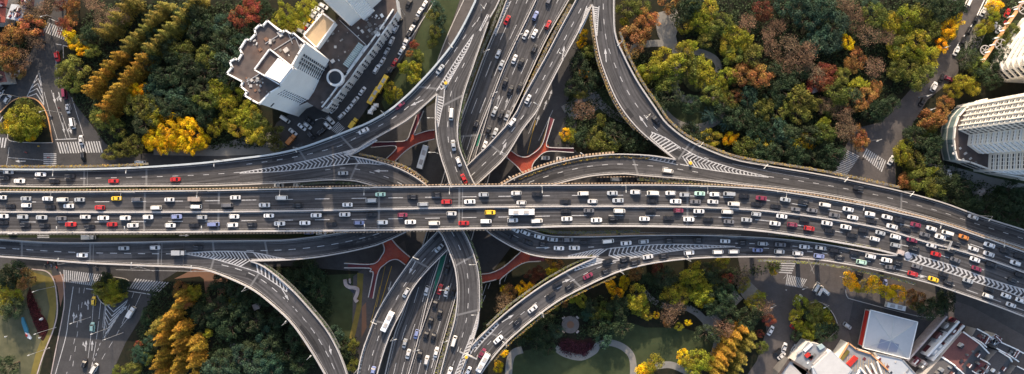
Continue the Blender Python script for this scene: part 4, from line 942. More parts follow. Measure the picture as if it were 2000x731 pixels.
# --- white tower A (47 m)
HA=46
def zt(l): return [(430+a/3.048,b/3.048) for a,b in l]
TA=zt([(285,125),(355,185),(375,195),(390,183),(430,207),(438,197),(510,260),(465,330),(430,395),(395,470),(360,520),(300,555),(237,620),(195,598),(150,570),(165,548),(128,517),(140,490),(45,440),(75,402),(62,370),(95,352),(110,362),(135,322),(122,295),(160,235),(180,243),(215,205),(210,178),(240,150),(258,158)])
A=building('apartment_tower',(570,200),'white tower with dark stained stepped roof and rooftop box, left of the others')
vol(A,'wall',TA,HA,0,HA,'white'); 
ro=[((x-530)*0.985+530,(y-122)*0.985+122) for x,y in TA]; vol(A,'roof',ro,HA,HA-0.1,HA+0.05,'roofd')
roofedge(A,TA,HA,HA,'white',0.55,1.0)
# rooftop block
RB=zt([(293,292),(437,405),(355,505),(202,415)]); vol(A,'roof_block',RB,HA+5,HA+0.05,HA+4.2,'white','roofd'); 
roofedge(A,RB,HA+5,HA+4.2,'white',0.4,0.9); vol(A,'roof_block',zt([(345,345),(425,402),(355,492),(262,448)]),HA+6,HA+4.25,HA+6.0,'white')
vents(A,zt([(270,405),(285,390),(360,300),(395,300),(410,330),(350,200),(365,212),(170,470),(205,490),(235,540),(225,470),(190,480),(320,480),(485,275),(220,262),(300,250)]),HA,HA+0.05,rb)
vents(A,[(rb.uniform(495,560),rb.uniform(75,110)) for _ in range(8)]+[(rb.uniform(480,525),rb.uniform(150,180)) for _ in range(16)],HA,HA+0.05,rb,(0.4,1.2),('conc','metal2','brick','concd','roofw'))
for q in ((540,75),(556,88),(503,150)):
    p=P(*q,HA)-A.location; mb=MB(); mb.beam((p.x-4,p.y-2,HA+.25),(p.x+4,p.y+3,HA+.25),.25,.2); mb.beam((p.x+4,p.y+3,HA+.25),(p.x+6,p.y-2,HA+.25),.2,.2); mb.build('pipe',M['steel'],A)
# facades toward the camera: from (597,85) to (508,203)
F=[((597.3,85.3),(574.5,129)),((574,130),(548,171)),((547,172),(528.4,182)),((528.4,182),(508,203))]
def facadewin(a,b,nx,ww): wins(A,a,b,HA,3,HA-3,nx,15,ww,1.15,'dglass')
facadewin((590,99),(577,124),3,1.0); facadewin((566,140),(551,166),0,1.0) if False else None
wins(A,(582.5,108),(571,129.6),HA,2,HA-5,4,15,1.0,1.2,margin=0.03); wins(A,(548,170.6),(530,181),HA,2,HA-5,3,15,0.85,1.3,margin=0.03)
wins(A,(516,195),(509,202),HA,HA-12,HA-9,3,1,0.7,1.2)
# facade seen below right edge of the roof: lower return walls
wins(A,(508,203),(479,187),HA,2,HA-3,6,15,1.0,1.3)
slabs(A,'balcony',(583,107),(571,129),HA,2,HA-4,15,0.22,0.25,'white')
slabs(A,'balcony',(548,170.6),(530,181),HA,2,HA-4,15,0.22,0.25,'white')
# --- white tower B
B_=building('apartment_tower',(720,20),'tall plain white tower block cut off by the top edge of the picture')
TB=[(698,63),(716,48),(722,52),(742,34),(738,29),(763,6),(735,-45),(655,22)]
vol(B_,'wall',TB,0,0,72,'white'); 
wins(B_,(716,48),(742,34),0,14,70,6,22,1.2,1.3,margin=0.05); wins(B_,(655,22),(698,63),0,12,70,8,22,1.0,1.2)
slabs(B_,'balcony',(655,22),(698,63),0,12,70,22,0.35,0.35,'cream')
slabs(B_,'balcony',(722,52),(742,34),0,14,70,22,0.2,0.25,'white')
# --- podium
Cc=building('podium_building',(680,110),'low white podium with dark flat roof and stepped bay front beside the street')
PO=[(594,70),(632,24),(655,42),(662,34),(690,12),(772,-8),(776,22),(764,40),(748,62),(735,82),(718,105),(700,128),(684,152),(664,176),(646,198),(628,216),(600,200),(570,212),(545,205),(520,195),(520,120)]
vol(Cc,'wall',PO,11,0,11,'white','roofd')
# bays along the street
bay=[(768,20),(752,44),(737,66),(724,84),(709,104),(694,124),(677,147),(661,168),(645,190),(630,209)]
for i in range(len(bay)-1):
    a=Vector(bay[i]); b=Vector(bay[i+1]); c=(a+b)/2+Vector((2.0,2.2)); d=(b-a); p=P(c.x,c.y,11)-Cc.location; q0=P(a.x,a.y,11); q1=P(b.x,b.y,11); L=(q1-q0).length; an=math.atan2((q1-q0).y,(q1-q0).x)
    mb=MB(); mb.box((p.x,p.y,5.4),(L*0.78,2.6,10.8),an); mb.build('bay',M['white'],Cc)
    mb=MB(); mb.box((p.x,p.y,10.88),(L*0.66,1.7,0.12),an); mb.build('bay_roof',M['concd'],Cc)
    wins(Cc,(a.x+4,a.y+4.6),(b.x+4,b.y+4.6),11,1,10,2,3,0.9,1.4,inset=0.9,margin=0.15)
roofedge(Cc,bay,11,11,'white',0.5,0.9,closed=False)
roofedge(Cc,[(661.5,39),(712.8,87),(676,138)],14,11,'white',0.6,1.3,closed=False)
vol(Cc,'roof_deck',[(661.5,39),(712.8,87),(676,140),(655,146),(618.8,96),(655,45)],13,11,13,'roofd')
duct=MB(); 
for i in range(14):
    t=i/13; p=P(705-t*29,88+t*40,14)-Cc.location; duct.box((p.x,p.y,14.0),(0.62,2.4,1.7),0.95)
duct.build('ribbed_skylight',M['teal'],Cc)
vents(Cc,[(650,66),(640,80),(655,92),(668,78),(700,70),(708,62),(718,72),(725,58),(735,48),(690,105),(610,175),(700,55),(728,66),(740,60),(630,200),(650,120),(662,118)],13,13 ,rb,(0.5,1.5))
vents(Cc,[(rb.uniform(715,750),rb.uniform(25,70)) for _ in range(22)],11,11,rb,(0.5,1.6),('conc','metal2','concd','steel','white'))
vents(Cc,[(rb.uniform(645,700),rb.uniform(60,130)) for _ in range(7)],13,13,rb,(0.3,.8))
# entrance drum
p=P(655,152,13)-Cc.location; mb=MB(); mb.cyl((p.x,p.y,0),(p.x,p.y,13.6),3.6,3.6,24); mb.build('entrance_drum',M['white'],Cc)
mb=MB(); mb.cyl((p.x,p.y,13.6),(p.x,p.y,13.72),2.7,2.7,24); mb.build('drum_skylight',M['dglass'],Cc)
D=building('rooftop_hall',(625,60),'flat sandy-roofed block with white rim between the two white towers')
TD=[(630.8,26.7),(654.7,44.4),(618.8,94),(594,70)]
vol(D,'wall',TD,17,0,17,'white'); vol(D,'roof',[((x-624)*.95+624,(y-59)*.95+59) for x,y in TD],17,16.9,17.03,'tan'); roofedge(D,TD,17,17,'white',0.5,0.9)

# --- cream tower at right with floor bands
HR=75
E=building('apartment_tower',(1920,270),'cream tower with warm balcony grid and curved glass podium beside the right street')
TE=[(1896,201),(1871,254),(1892,264),(1889,284),(1911,300),(1931,301),(1929,334),(2030,349),(2080,300),(2060,190)]
vol(E,'wall',TE,9,0,HR,'cream')
def bands(root,a,b,z0,z1,n,dep,m,zref=9,ht=0.9,part='balcony'):
    slabs(root,part,a,b,zref,z0,z1,n,dep,ht,m)
bands(E,(1896,201),(1871,254),12,HR,21,0.35,'cream',ht=0.55)
wins(E,(1896,201),(1871,254),9,10.5,HR-1.5,8,21,1.0,1.7)
boxes_on(E,'pilaster',(1896,201),(1871,254),9,0,HR,5,0.7,0.5,HR*0.99,'cream',1)
wins(E,(1929,334),(2030,349),9,10.5,HR-1.5,6,21,1.6,1.8); bands(E,(1929,334),(1975,341),12,HR,21,0.3,'white',ht=0.5); bands(E,(1931,301),(1929,334),12,HR,21,0.3,'white',ht=0.5); wins(E,(1931,301),(1929,334),9,10.5,HR-1.5,4,21,1.3,1.7)
bands(E,(1889,284),(1911,300),12,HR,21,0.6,'white',ht=0.5); wins(E,(1889,284),(1911,300),9,10.5,HR-1.5,3,21,1.3,1.7)
wins(E,(1871,254),(1892,264),9,10.5,HR-1.5,3,21,1.0,1.5); wins(E,(1892,264),(1889,284),9,10.5,HR-1.5,3,21,1.0,1.5); bands(E,(1892,264),(1889,284),12,HR,21,0.5,'white',ht=0.5)
PD=[(1898,199),(1880,203),(1858,217),(1845,232),(1838,252),(1836,275),(1838,296),(1842,313),(1866,318),(1925,340),(1990,352),(2040,360),(2040,200)]
vol(E,'podium',PD,0,0,9,'cream','roofd')
for i in range(7):
    a,b=PD[i],PD[i+1]; wins(E,a,b,0,0.5,8.8,3,2,1.8,3.2,'tglass',margin=0.04)
roofedge(E,PD[:-1],0,9,'cream',0.5,0.8,closed=False)
wins(E,(1866,318),(1925,340),0,1,8.5,8,2,1.2,2.4)
vents(E,[(1862,300),(1875,290),(1885,300),(1895,310),(1870,310),(1905,318),(1860,285),(1880,312),(1915,325)],9,9,rb,(0.6,1.6))
# --- curved balcony block, top right
G=building('apartment_block',(1975,120),'block with long curved pale balconies at the top right edge')
TG=[(1934,143),(1930,137),(1932,129),(1962,80),(1996,36),(2060,36),(2060,166),(1948,160)]
vol(G,'wall',TG,0,0,40,'cream')
for k in range(11):
    z=5+k*3.2; mb=MB(); pl=[P(a.x,a.y,0) for a in spline([(1950,159),(1937,147),(1930,138),(1932,127),(1961,80),(1998,34)])]; pl=[Vector((q.x-G.location.x,q.y-G.location.y,z)) for q in pl]
    sweepbox(mb,pl,0,1.5,0,0.9); mb.build('balcony',M['cream'],G)
wins(G,(1932,129),(1962,80),0,5,40,7,11,1.3,1.6); wins(G,(1934,143),(1948,160),0,5,40,3,11,1.3,1.6)
# pergola beam with wheels
pg=empty('garden_pergola',P(1950,90,0)); tag(pg,'long orange beam pergola with white ribs and wheel frames in front of the curved balconies','pergola')
def lr(x,y,z): q=P(x,y,z)-pg.location; return Vector((q.x,q.y,z))
mb=MB(); mb.beam(lr(1918,122,5),lr(2003,-4,5),1.3,0.5); mb.build('beam',M['orange'],pg)
for i in range(9):
    t=(i+0.5)/9; a=lr(1918+85*t-9,122-126*t+2,5.3); b=lr(1918+85*t+1,122-126*t,5.3); mb=MB(); mb.beam(a,b,0.5,0.3); mb.build('rib',M['white'],pg)
for i in range(6):
    t=(i+0.3)/6; a=lr(1918+85*t,122-126*t,4.7); mb=MB(); mb.cyl((a.x,a.y,0),(a.x,a.y,4.7),0.3,0.3,8); mb.build('post',M['white'],pg)
def wheel(x,y,r,z):
    mb=MB(); c=lr(x,y,z); n=20; ring=[c+Vector((math.cos(2*math.pi*i/n)*r,math.sin(2*math.pi*i/n)*r,0)) for i in range(n+1)]
    for a,b in zip(ring,ring[1:]): mb.beam(a,b,0.35,0.35)
    for k in range(5): mb.beam(c,c+Vector((math.cos(k*1.257)*r,math.sin(k*1.257)*r,0)),0.22,0.2)
    mb.build('wheel_frame',M['rail'],pg)
wheel(1954,87,2.3,5.6); wheel(2000,17,2.3,5.6); wheel(1924,98,2.0,4.2)
# fountain
fo=empty('round_fountain',P(1915,375,0)); tag(fo,'round stone fountain circle in the shade below the cream tower','fountain')
mb=MB(); mb.cyl((0,0,0),(0,0,.18),3.3,3.3,28); mb.build('paving_ring',M['path'],fo); mb=MB(); mb.cyl((0,0,.18),(0,0,.7),1.9,1.8,24); mb.build('basin',M['stone'],fo); mb=MB(); mb.cyl((0,0,.7),(0,0,1.5),.5,.2,12); mb.build('spout',M['conc'],fo)
flat('path',[(1885,355),(1950,352),(1945,365),(1930,392),(1905,395),(1898,372)],'path',0.02)
flat('path',[(1795,318),(1860,325),(1930,345),(2060,372),(2060,392),(1950,362),(1880,350),(1800,330)],'path',0.016)

# --- lower right
I=building('hip_roof_hall',(1738,655),'square hall with pale metal hip roof, two bluish panels and a red side')
cn=[(1700,605.6),(1792,629),(1775,701.5),(1685,679)]; apx=(1741,664); 
vol(I,'wall',[((x-1738)*.97+1738,(y-654)*.97+654) for x,y in cn],5,0,4.8,'conc')
mb=MB(); ap=P(*apx,7)-I.location; cs=[P(x,y,5)-I.location for x,y in cn]
cs=[Vector((c.x,c.y,5)) for c in cs]; ap=Vector((ap.x,ap.y,7.2))
for i in range(4): mb.face([cs[(i+1)%4],cs[i],ap])
mb.build('roof',M['metal'],I)
mb=MB()
for c in cs: mb.beam(c+Vector((0,0,.05)),ap+Vector((0,0,.05)),0.3,0.15)
mb.beam((cs[0]+cs[1])/2+Vector((0,0,.05)),ap+Vector((0,0,.05)),0.5,0.14); mb.build('roof_ridge',M['gbar'],I)
for q in ([(1718,661),(1736.5,667),(1733.5,687.5),(1714.5,681)],[(1738.5,667.5),(1754.5,672),(1752.5,689.5),(1735.5,688)]):
    mb=MB(); pts=[]
    for x,y in q:
        v=P(x,y,6.2); v=Vector((v.x-I.location.x,v.y-I.location.y,0))
        # lie on the roof plane of the lower face (cs2, cs3, apex)
        nrm=(cs[3]-cs[2]).cross(ap-cs[2]); d=nrm.dot(cs[2]); v.z=(d-nrm.x*v.x-nrm.y*v.y)/nrm.z+0.12; pts.append(v)
    mb.face(pts); mb.build('roof_panel',M['solar'],I)
roofedge(I,cn,5,4.8,'white',0.35,0.5,name='eaves'); boxes_on(I,'red_fascia',(1685,679),(1700,605.6),5,1.4,4.2,1,0.3,15.0,2.2,'redp')
J=building('lean_to_hall',(1750,715),'pale blue-grey metal shed roof below the hip roofed hall')
vol(J,'wall',[(1711,691),(1762,702),(1788,731),(1795,760),(1760,760)],7,0,7,'white','metal'); roofedge(J,[(1711,691),(1762,702),(1788,731)],7,7,'metal2',0.5,0.3,False)
L_=building('terrace_building',(1660,710),'tan walled building with grey ribbed terraces and a red awning beside the hip roof')
vol(L_,'wall',[(1636,703),(1657,670),(1672,682),(1700,689),(1733,722),(1745,760),(1650,760),(1664,723)],7,0,7,'cream','metal2')
roofedge(L_,[(1636,703),(1657,670),(1672,682),(1700,691),(1733,722)],7,7,'orange',0.5,0.7,False)
vol(L_,'red_awning',[(1654,711),(1670,695),(1677,700),(1661,717)],8,7.02,8,'redp')
mb=MB()
for i in range(16):
    a=P(1655+i*5.2,692+i*1.2,7.1)-L_.location; b=P(1640+i*5.2+14,706+i*1.6+16,7.1)-L_.location; mb.beam((a.x,a.y,7.08),(b.x,b.y,7.08),.25,.1)
mb.build('roof_ribs',M['tan'],L_)
for t in range(4): vol(L_,'parapet',[(1680+t*11,720-t*4),(1682+t*11,718-t*4),(1700+t*9,738),(1697+t*9,741)],8,7.02,8.0,'cream')
for q in ([(1640,704),(1657,684),(1661,688),(1645,708)],):
    vol(L_,'planting_box',q,8,7.02,7.6,'dry_sunlit')
N_=building('white_roof_hall',(1615,715),'hall with bright white flat roof beside grey ribbed roofing at the bottom edge')
vol(N_,'wall',[(1623,684.5),(1665,723),(1640,760),(1590,760),(1587,718)],8,0,8,'white','metal'); vol(N_,'roof',[(1622,687),(1662,723),(1640,750),(1605,745),(1589,718)],8.2,8.02,8.25,'roofw')
O_=building('grey_roof_hall',(1590,695),'grey ribbed roofs with red and green vents left of the bright white roof')
vol(O_,'wall',[(1578,668),(1600,672),(1616,682),(1584,720),(1570,735),(1548,712),(1560,690)],7,0,7,'cream','metal2')
for q,m in (([(1570,685),(1585,671),(1588,674),(1573,688)],'white'),([(1596,676),(1606,672),(1612,678),(1602,684)],'teal'),([(1572,695),(1580,689),(1584,694),(1576,700)],'redp'),([(1556,690),(1566,683),(1568,686),(1558,693)],'conc'),([(1588,712),(1614,686),(1617,689),(1591,715)],'conc')):
    vol(O_,'roof_vent',q,7.8,7.02,7.8,m)
Q_=building('flat_roof_hall',(1550,722),'low building with pale concrete roof and black rim at the bottom edge by the street')
vol(Q_,'wall',[(1542,702),(1575,722),(1600,760),(1515,760),(1522,728)],7,0,7,'concd','conc'); roofedge(Q_,[(1600,760),(1575,722),(1542,702),(1520,733)],7,7,'roofd',0.9,0.8,False)
# old terrace houses
def gable(px,label,z=6.5,rise=2.6,m='tile',name='terrace_house',par=True,m2=None):
    c=(sum(p[0] for p in px)/4,sum(p[1] for p in px)/4); r=building(name,c,label,'old tiled houses at lower right')
    q=[P(x,y,z)-r.location for x,y in px]; q=[Vector((a.x,a.y,z)) for a in q]
    mb=MB(); mb.prism([(a.x*0.985,a.y*0.985) for a in q],0,z-0.05); mb.build('wall',M['conc'],r)
    e0=(q[0]+q[1])/2+Vector((0,0,rise)); e1=(q[2]+q[3])/2+Vector((0,0,rise))     # ridge joins sides 0-1 and 2-3
    mb=MB(); mb.face([q[1],q[2],e1,e0]); mb.face([q[3],q[0],e0,e1],1); mb.face([q[0],q[1],e0]); mb.face([q[2],q[3],e1]); mb.build('roof',[M[m],M[m2 or m]],r)
    if par:
        for (a,b,e) in ((q[0],q[1],e0),(q[3],q[2],e1)):
            mb=MB(); u=Vector((0,0,.35)); mb.beam(a+u,e+u,0.45,0.7); mb.beam(e+u,b+u,0.45,0.7); mb.build('gable_parapet',M['white'],r)
    for t in (0.3,0.7):
        p=e0.lerp(e1,t)+(q[1]-q[0])*0.17; mb=MB(); mb.box((p.x,p.y,z+rise-0.2),(1.6,1.3,1.5),math.atan2((e1-e0).y,(e1-e0).x)); mb.build('dormer',M['mtile'],r)
        mb=MB(); mb.box((p.x,p.y,z+rise+0.62),(1.8,0.3,0.14),math.atan2((e1-e0).y,(e1-e0).x)); mb.build('dormer_trim',M['white'],r)
    p=e0.lerp(e1,0.5)-(q[1]-q[0])*0.1; mb=MB(); mb.box((p.x,p.y,z+rise),(0.7,0.7,1.6)); mb.build('chimney',M['concd'],r)
    return r
gable([(1880,648),(1930,690),(1893,742),(1838,697)],'grey tiled house with white curved gable wall, leftmost of the old dark roofs',m='tile',m2='mtile')
gable([(1949,685),(1975,706),(1935,770),(1893,745)],'dark tiled long house with white gable line left of the small hipped house',m='tile')
gable([(1953,668),(1998,690),(1988,706),(1945,680)],'small dark tiled house with white curved gables near the right edge',rise=2)
gable([(1840,697),(1872,724),(1850,765),(1800,740)],'dark hipped house at the bottom with pinkish corner turret beside it',par=True)
gable([(1907,642),(1935,660),(1925,678),(1898,658)],'little grey tiled house under the deck shadow, uppermost old house',rise=1.8)
gable([(1913,700),(1932,712),(1915,737),(1897,724)],'small maroon roofed house squeezed between the two long dark roofs',m='mtile',rise=2)
gable([(1985,715),(2020,735),(1990,780),(1955,755)],'grey roofed house cut off by the bottom right corner',rise=2.2)
gable([(1930,660),(1945,652),(1958,662),(1942,675)],'tiny white roofed outbuilding at the end of the old houses',m='metal',rise=0.8,par=False)
# courtyard walls
for i,(a,b) in enumerate((((1850,618),(1773,705)),((1874,628),(1812,696)),((1884,636),(1822,705)))):
    mb=MB(); A=P(*a,5); Bq=P(*b,5); A.z=Bq.z=2.5; mb.beam(A,Bq,0.8,5.0); o=mb.build('courtyard_wall',M['stone' if i==0 else 'white']); tag(o,['long pale pink wall along the left of the old lane yards','white wall between the yards and the lane of the old houses','white stepped wall just left of the dark tiled roofs'][i],'wall')
yd=random.Random(5); kk=0
for i in range(26):
    t=yd.random(); s_=yd.choice((6,11,17,24)); x=1850-77*t+s_*0.8; y=618+87*t+s_*0.62; p=P(x,y,0); mb=MB(); h=yd.uniform(2.4,4.6); L=yd.uniform(2,3.6); mb.box((p.x,p.y,h/2),(L,yd.uniform(1.6,2.6),h),0.86)
    mt=yd.choice(['conc','mtile','concd','redd','metal','tile','stone']); o=mb.build('yard_shed',M[mt]); 
    m2=MB(); m2.box((0,0,0),(L*0.5,0.5,0.3),0.86); q=m2.build('shed_vent',M['white'],o); q.location=(p.x,p.y,h+.15)
    tag(o,f'small flat roofed shed in the lane yards, {ORD[i] if i<24 else ("twenty-fifth","twenty-sixth")[i-24]} built',"shed",'small sheds in the lane yards'); kk+=1
sheds=[o for o in C.objects if o.name.startswith('yard_shed')]; sheds.sort(key=lambda o:min(v.co.x for v in o.data.vertices)); 
for i,o in enumerate(sheds): o['label']=f"small flat roofed shed in the lane yards, {(ORD+['twenty-fifth','twenty-sixth'])[i]} from the left"
# top-left houses
for i,(px,m,lab) in enumerate((([(-30,-20),(22,-20),(12,14),(-30,22)],'rtile','red roofed house at the extreme top left corner'),([(22,8),(52,12),(40,42),(12,36)],'metal','pale grey flat roofed house among orange trees at top left'),
     ([(-30,22),(12,16),(10,44),(-30,48)],'rtile','red tiled house below the corner house at top left'),([(48,-20),(70,-20),(66,14),(40,10)],'mtile','maroon roofed house touching the top edge left of the crossing'),
     ([(-20,138),(8,140),(14,160),(-20,164)],'mtile','maroon roofed shed on the left edge beside the street'))):
    gable(px,lab,z=6,rise=2.2 if m!='metal' else 0.7,m=m,par=False)
# roof clutter on the lower right and top left houses
rc_=random.Random(31)
for o_ in [o for o in C.objects if o.type=='EMPTY' and (o.name.startswith('terrace_house') or o.name in (L_.name,O_.name,J.name))]:
    rf=[c for c in o_.children if c.name.split('.')[0] in ('roof','wall')]; vs2=[v.co for c in rf for v in c.data.vertices if v.co.z>3]
    xs=[v.x for v in vs2]; ys=[v.y for v in vs2]; zt_=max(v.z for v in vs2)
    cx,cy=(min(xs)+max(xs))/2,(min(ys)+max(ys))/2; sx,sy=(max(xs)-min(xs))*.26,(max(ys)-min(ys))*.26
    for k in range(9):
        x=cx+rc_.uniform(-sx,sx); y=cy+rc_.uniform(-sy,sy); mb=MB(); w_=rc_.uniform(.6,1.9); mb.box((x,y,zt_-.7),(w_,rc_.uniform(.5,1.3),1.9),0.86); mb.build('roof_vent',M[rc_.choice(['white','mtile','concd','conc','redd','metal2','dglass'])],o_)
finish()
# ------------------------------------------------------------------ park things
pv=empty('park_pavilion',P(1114,634,0)); tag(pv,'round grey paved terrace with four small benches in the lower park','pavilion')
mb=MB(); mb.cyl((0,0,0),(0,0,.5),3.9,3.8,32); mb.build('platform',M['terr'],pv)
for a in (0.8,2.35,3.9,5.5):
    mb=MB(); mb.box((math.cos(a)*4.4,math.sin(a)*4.4,.5),(0.8,1.4,.45),a); mb.build('bench',M['stone'],pv)
mb=MB(); mb.cyl((0,0,.5),(0,0,.62),1.6,1.6,24); mb.build('centre_disc',M['brick'],pv)
sc=[]; mb=MB(); pl=[P(a.x,a.y,0.3) for a in spline([(674,546),(676,556),(683,561),(692,562),(699,566),(697,576),(694,584),(698,590)])]
sweepbox(mb,pl,0,1.5,-0.3,0.5); sweepbox(mb,pl[:16],2.0,0.8,-0.3,0.4); o=mb.build('rockery_path',M['stone']); tag(o,'pale winding rockery with dark pool on the shaded lawn left of the Y bridge','rockery')
mb=MB(); mb.poly([P(x,y,0.08).to_2d() for x,y in ((676,550),(683,549),(686,558),(691,566),(694,574),(688,572),(680,563))],0.08); tag(mb.build('pond',M['dglass']),kind='structure')
bt=empty('lawn_slide',P(53,640,0)); tag(bt,'long narrow blue and white canoe-shaped object lying on the pale left lawn','sculpture')
def bl_(pts,m,nm,z=0.7):
    q=[(P(x,y,0)-bt.location) for x,y in pts]; b=MB(); b.prism([(v.x,v.y) for v in q],0.02,z); b.build(nm,M[m],bt)
bl_([(44,620),(47,619),(56,643),(57,650),(50,648),(44,630)],'blue','hull'); bl_([(50,649),(57,651),(63,660),(61,663),(55,660)],'white','tail',0.5); bl_([(52,652),(55,653),(56,657),(53,657)],'redp','fin',0.9)
for i,(x,y,lab) in enumerate(((82,623,'small white stone figure on the dark red flower bed'),(683,0,''),)):
    if lab: mb=MB(); p=P(x,y,0); mb.cyl((p.x,p.y,0),(p.x,p.y,1.6),.7,.25,8); tag(mb.build('garden_statue',M['white']),lab,'statue')
mb=MB(); p=P(505,597,0); mb.box((p.x,p.y,1.5),(2,2,3),.4); mb.box((p.x,p.y,3.1),(2.6,2.6,.25),.4); tag(mb.build('park_hut',M['stone']),'tiny pale flat roofed hut among dark trees inside the lower left curve','hut')
mb=MB(); p=P(1584,178,0); mb.box((p.x,p.y,1.5),(1.8,1.8,3),.4); mb.box((p.x,p.y,3.1),(2.4,2.4,.25),.4); tag(mb.build('park_hut',M['stone']),'tiny pale hut in a clearing of the upper right wood','hut')
# white tent debris near yellow vans
mb=MB(); 
for x,y in ((733,205),(729,210),(725,214),(722,219)): p=P(x,y,1.5); mb.box((p.x,p.y,.8),(2.4,1.8,1.6),x*.3,taper=.6)
tag(mb.build('market_tents',M['white']),'cluster of small white tents between the yellow van and the ramp','tent')
# ------------------------------------------------------------------ trees
def crown_mesh(seed,kind):
    rnd=random.Random(seed); v=[];f=[];sh=[]
    def leaf(c,nrm,s,shade):
        n=(nrm+Vector((rnd.gauss(0,.55),rnd.gauss(0,.55),rnd.gauss(0,.55)))).normalized()
        t=n.orthogonal().normalized(); t=Matrix.Rotation(rnd.uniform(0,6.28),3,n)@t; b=n.cross(t)
        s*=rnd.uniform(.6,1.35); k=len(v); a=s*rnd.uniform(.45,.8)
        v.extend([c-t*s-b*a*.3,c-b*a,c+t*s+b*a*.3,c+b*a]); f.append((k,k+1,k+2,k+3)); sh.append(shade)
    if kind=='round':
        lobes=[]
        nl=rnd.randint(15,22)
        for i in range(nl):
            a=rnd.uniform(0,6.283); r=math.sqrt(rnd.random())*0.92; z=1.45+(1-r*r)*0.50*rnd.uniform(.45,1.15)-0.10
            lobes.append((Vector((math.cos(a)*r,math.sin(a)*r,z)),rnd.uniform(.16,.36)))
        for a in [i*6.283/8+rnd.uniform(-.3,.3) for i in range(8)]:
            lobes.append((Vector((math.cos(a)*.68,math.sin(a)*.68,rnd.uniform(1.0,1.3))),rnd.uniform(.22,.34)))
        for c,r in lobes:
            hs=rnd.gauss(.5,.016); va=rnd.uniform(.6,1.4)
            for k in range(int(1250*r*r)):
                d=Vector((rnd.gauss(0,1),rnd.gauss(0,1),rnd.gauss(.35,1))).normalized(); rr=r*rnd.uniform(.72,1.12)
                leaf(c+Vector((d.x*rr,d.y*rr,d.z*rr*.85)),d,.052,(hs+rnd.gauss(0,.008),va*rnd.uniform(.72,1.3),0))
    elif kind=='bare':      # thin crown of a nearly leafless tree, ground shows through
        for i in range(26):
            a=rnd.uniform(0,6.283); r=math.sqrt(rnd.random())*.85; c=Vector((math.cos(a)*r,math.sin(a)*r,1.35+(1-r*r)*.5+rnd.uniform(-.2,.1)))
            va=rnd.uniform(.6,1.4)
            for k in range(38): leaf(c+Vector((rnd.gauss(0,.15),rnd.gauss(0,.15),rnd.gauss(0,.12))),Vector((0,0,1)),.042,(.5+rnd.gauss(0,.012),va*rnd.uniform(.5,1.5),0))
    elif kind=='palm':
        for i in range(26):
            a=i*2.4; el=rnd.uniform(-.2,.9); L=rnd.uniform(.75,1.1); base=Vector((0,0,1.5)); va=rnd.uniform(.6,1.4)
            for k in range(14):
                t=(k+1)/14; p=base+Vector((math.cos(a)*math.cos(el)*L*t,math.sin(a)*math.cos(el)*L*t,math.sin(el)*L*t-.6*t*t))
                for q in range(3): leaf(p+Vector((rnd.gauss(0,.03),rnd.gauss(0,.03),rnd.gauss(0,.02))),Vector((0,0,1)),.055,(.5,va*rnd.uniform(.6,1.5),0))
    else:                   # conifer: whorls of feathery boughs
        n=24
        for i in range(n):
            t=i/(n-1); z=.9+5.1*t; R0=(1-t)**.8*1.0+.06; nb=max(4,int(11*(1-t)+4))
            for b in range(nb):
                a=rnd.uniform(0,6.283); L=R0*rnd.uniform(.7,1.15); va=rnd.uniform(.6,1.4); hs=.5+rnd.gauss(0,.01)
                for k in range(int(5+12*L)):
                    q=rnd.random()**.6; p=Vector((math.cos(a)*L*q,math.sin(a)*L*q,z-.35*q+rnd.gauss(0,.05)))
                    p+=Vector((rnd.gauss(0,.07),rnd.gauss(0,.07),0)); leaf(p,Vector((math.cos(a)*.6,math.sin(a)*.6,1)),.085,(hs,va*rnd.uniform(.65,1.4),0))
    me=bpy.data.meshes.new('crown'); me.from_pydata([tuple(p) for p in v],[],f); me.materials.append(M['leaf'])
    at=me.attributes.new('shade','FLOAT_VECTOR','FACE'); at.data.foreach_set('vector',[c for s in sh for c in s])
    me.update(); return me
def trunk_mesh(kind):
    mb=MB()
    if kind=='conifer': mb.cyl((0,0,0),(0,0,5.6),.09,.015,7)
    elif kind=='palm': mb.cyl((0,0,0),(.05,0,1.5),.08,.05,7)
    else:
        mb.cyl((0,0,0),(.02,.02,1.0),.085,.06,7)
        for k in range(6):
            a=k*1.05+.3; q=Vector((math.cos(a)*.45,math.sin(a)*.45,1.5)); mb.cyl((.02,.02,.85),q,.045,.018,5)
            for j in (-.5,.5): mb.cyl(q*1,(q.x+math.cos(a+j)*.28,q.y+math.sin(a+j)*.28,1.72),.018,.006,4)
    o=mb.build('trunk',M['bark']); return o
TREE={}
for kind,n in (('round',9),('bare',4),('palm',2),('conifer',4)):
    TREE[kind]=[]
    tr=trunk_mesh(kind); tm=tr.data; bpy.data.objects.remove(tr)
    for i in range(n): TREE[kind].append((crown_mesh(100+i*7+len(kind),kind),tm))
PAL={'d':((0.036,0.058,0.026),'dark green'),'t':((0.040,0.080,0.050),'bluish green'),'o':((0.135,0.148,0.028),'olive green'),'y':((0.26,0.25,0.022),'yellow-green'),
 'b':((0.72,0.48,0.012),'golden'),'n':((0.29,0.15,0.045),'orange'),'r':((0.20,0.058,0.030),'rust red'),'w':((0.16,0.105,0.062),'bare brown'),
 'm':((0.34,0.20,0.025),'orange'),'c':((0.21,0.18,0.035),'olive gold'),'p':((0.05,0.10,0.08),'teal')}
NAMES={'round':('broadleaf_tree','tree'),'bare':('sparse_tree','thinning tree'),'palm':('palm_tree','palm'),'conifer':('conifer_tree','conifer')}
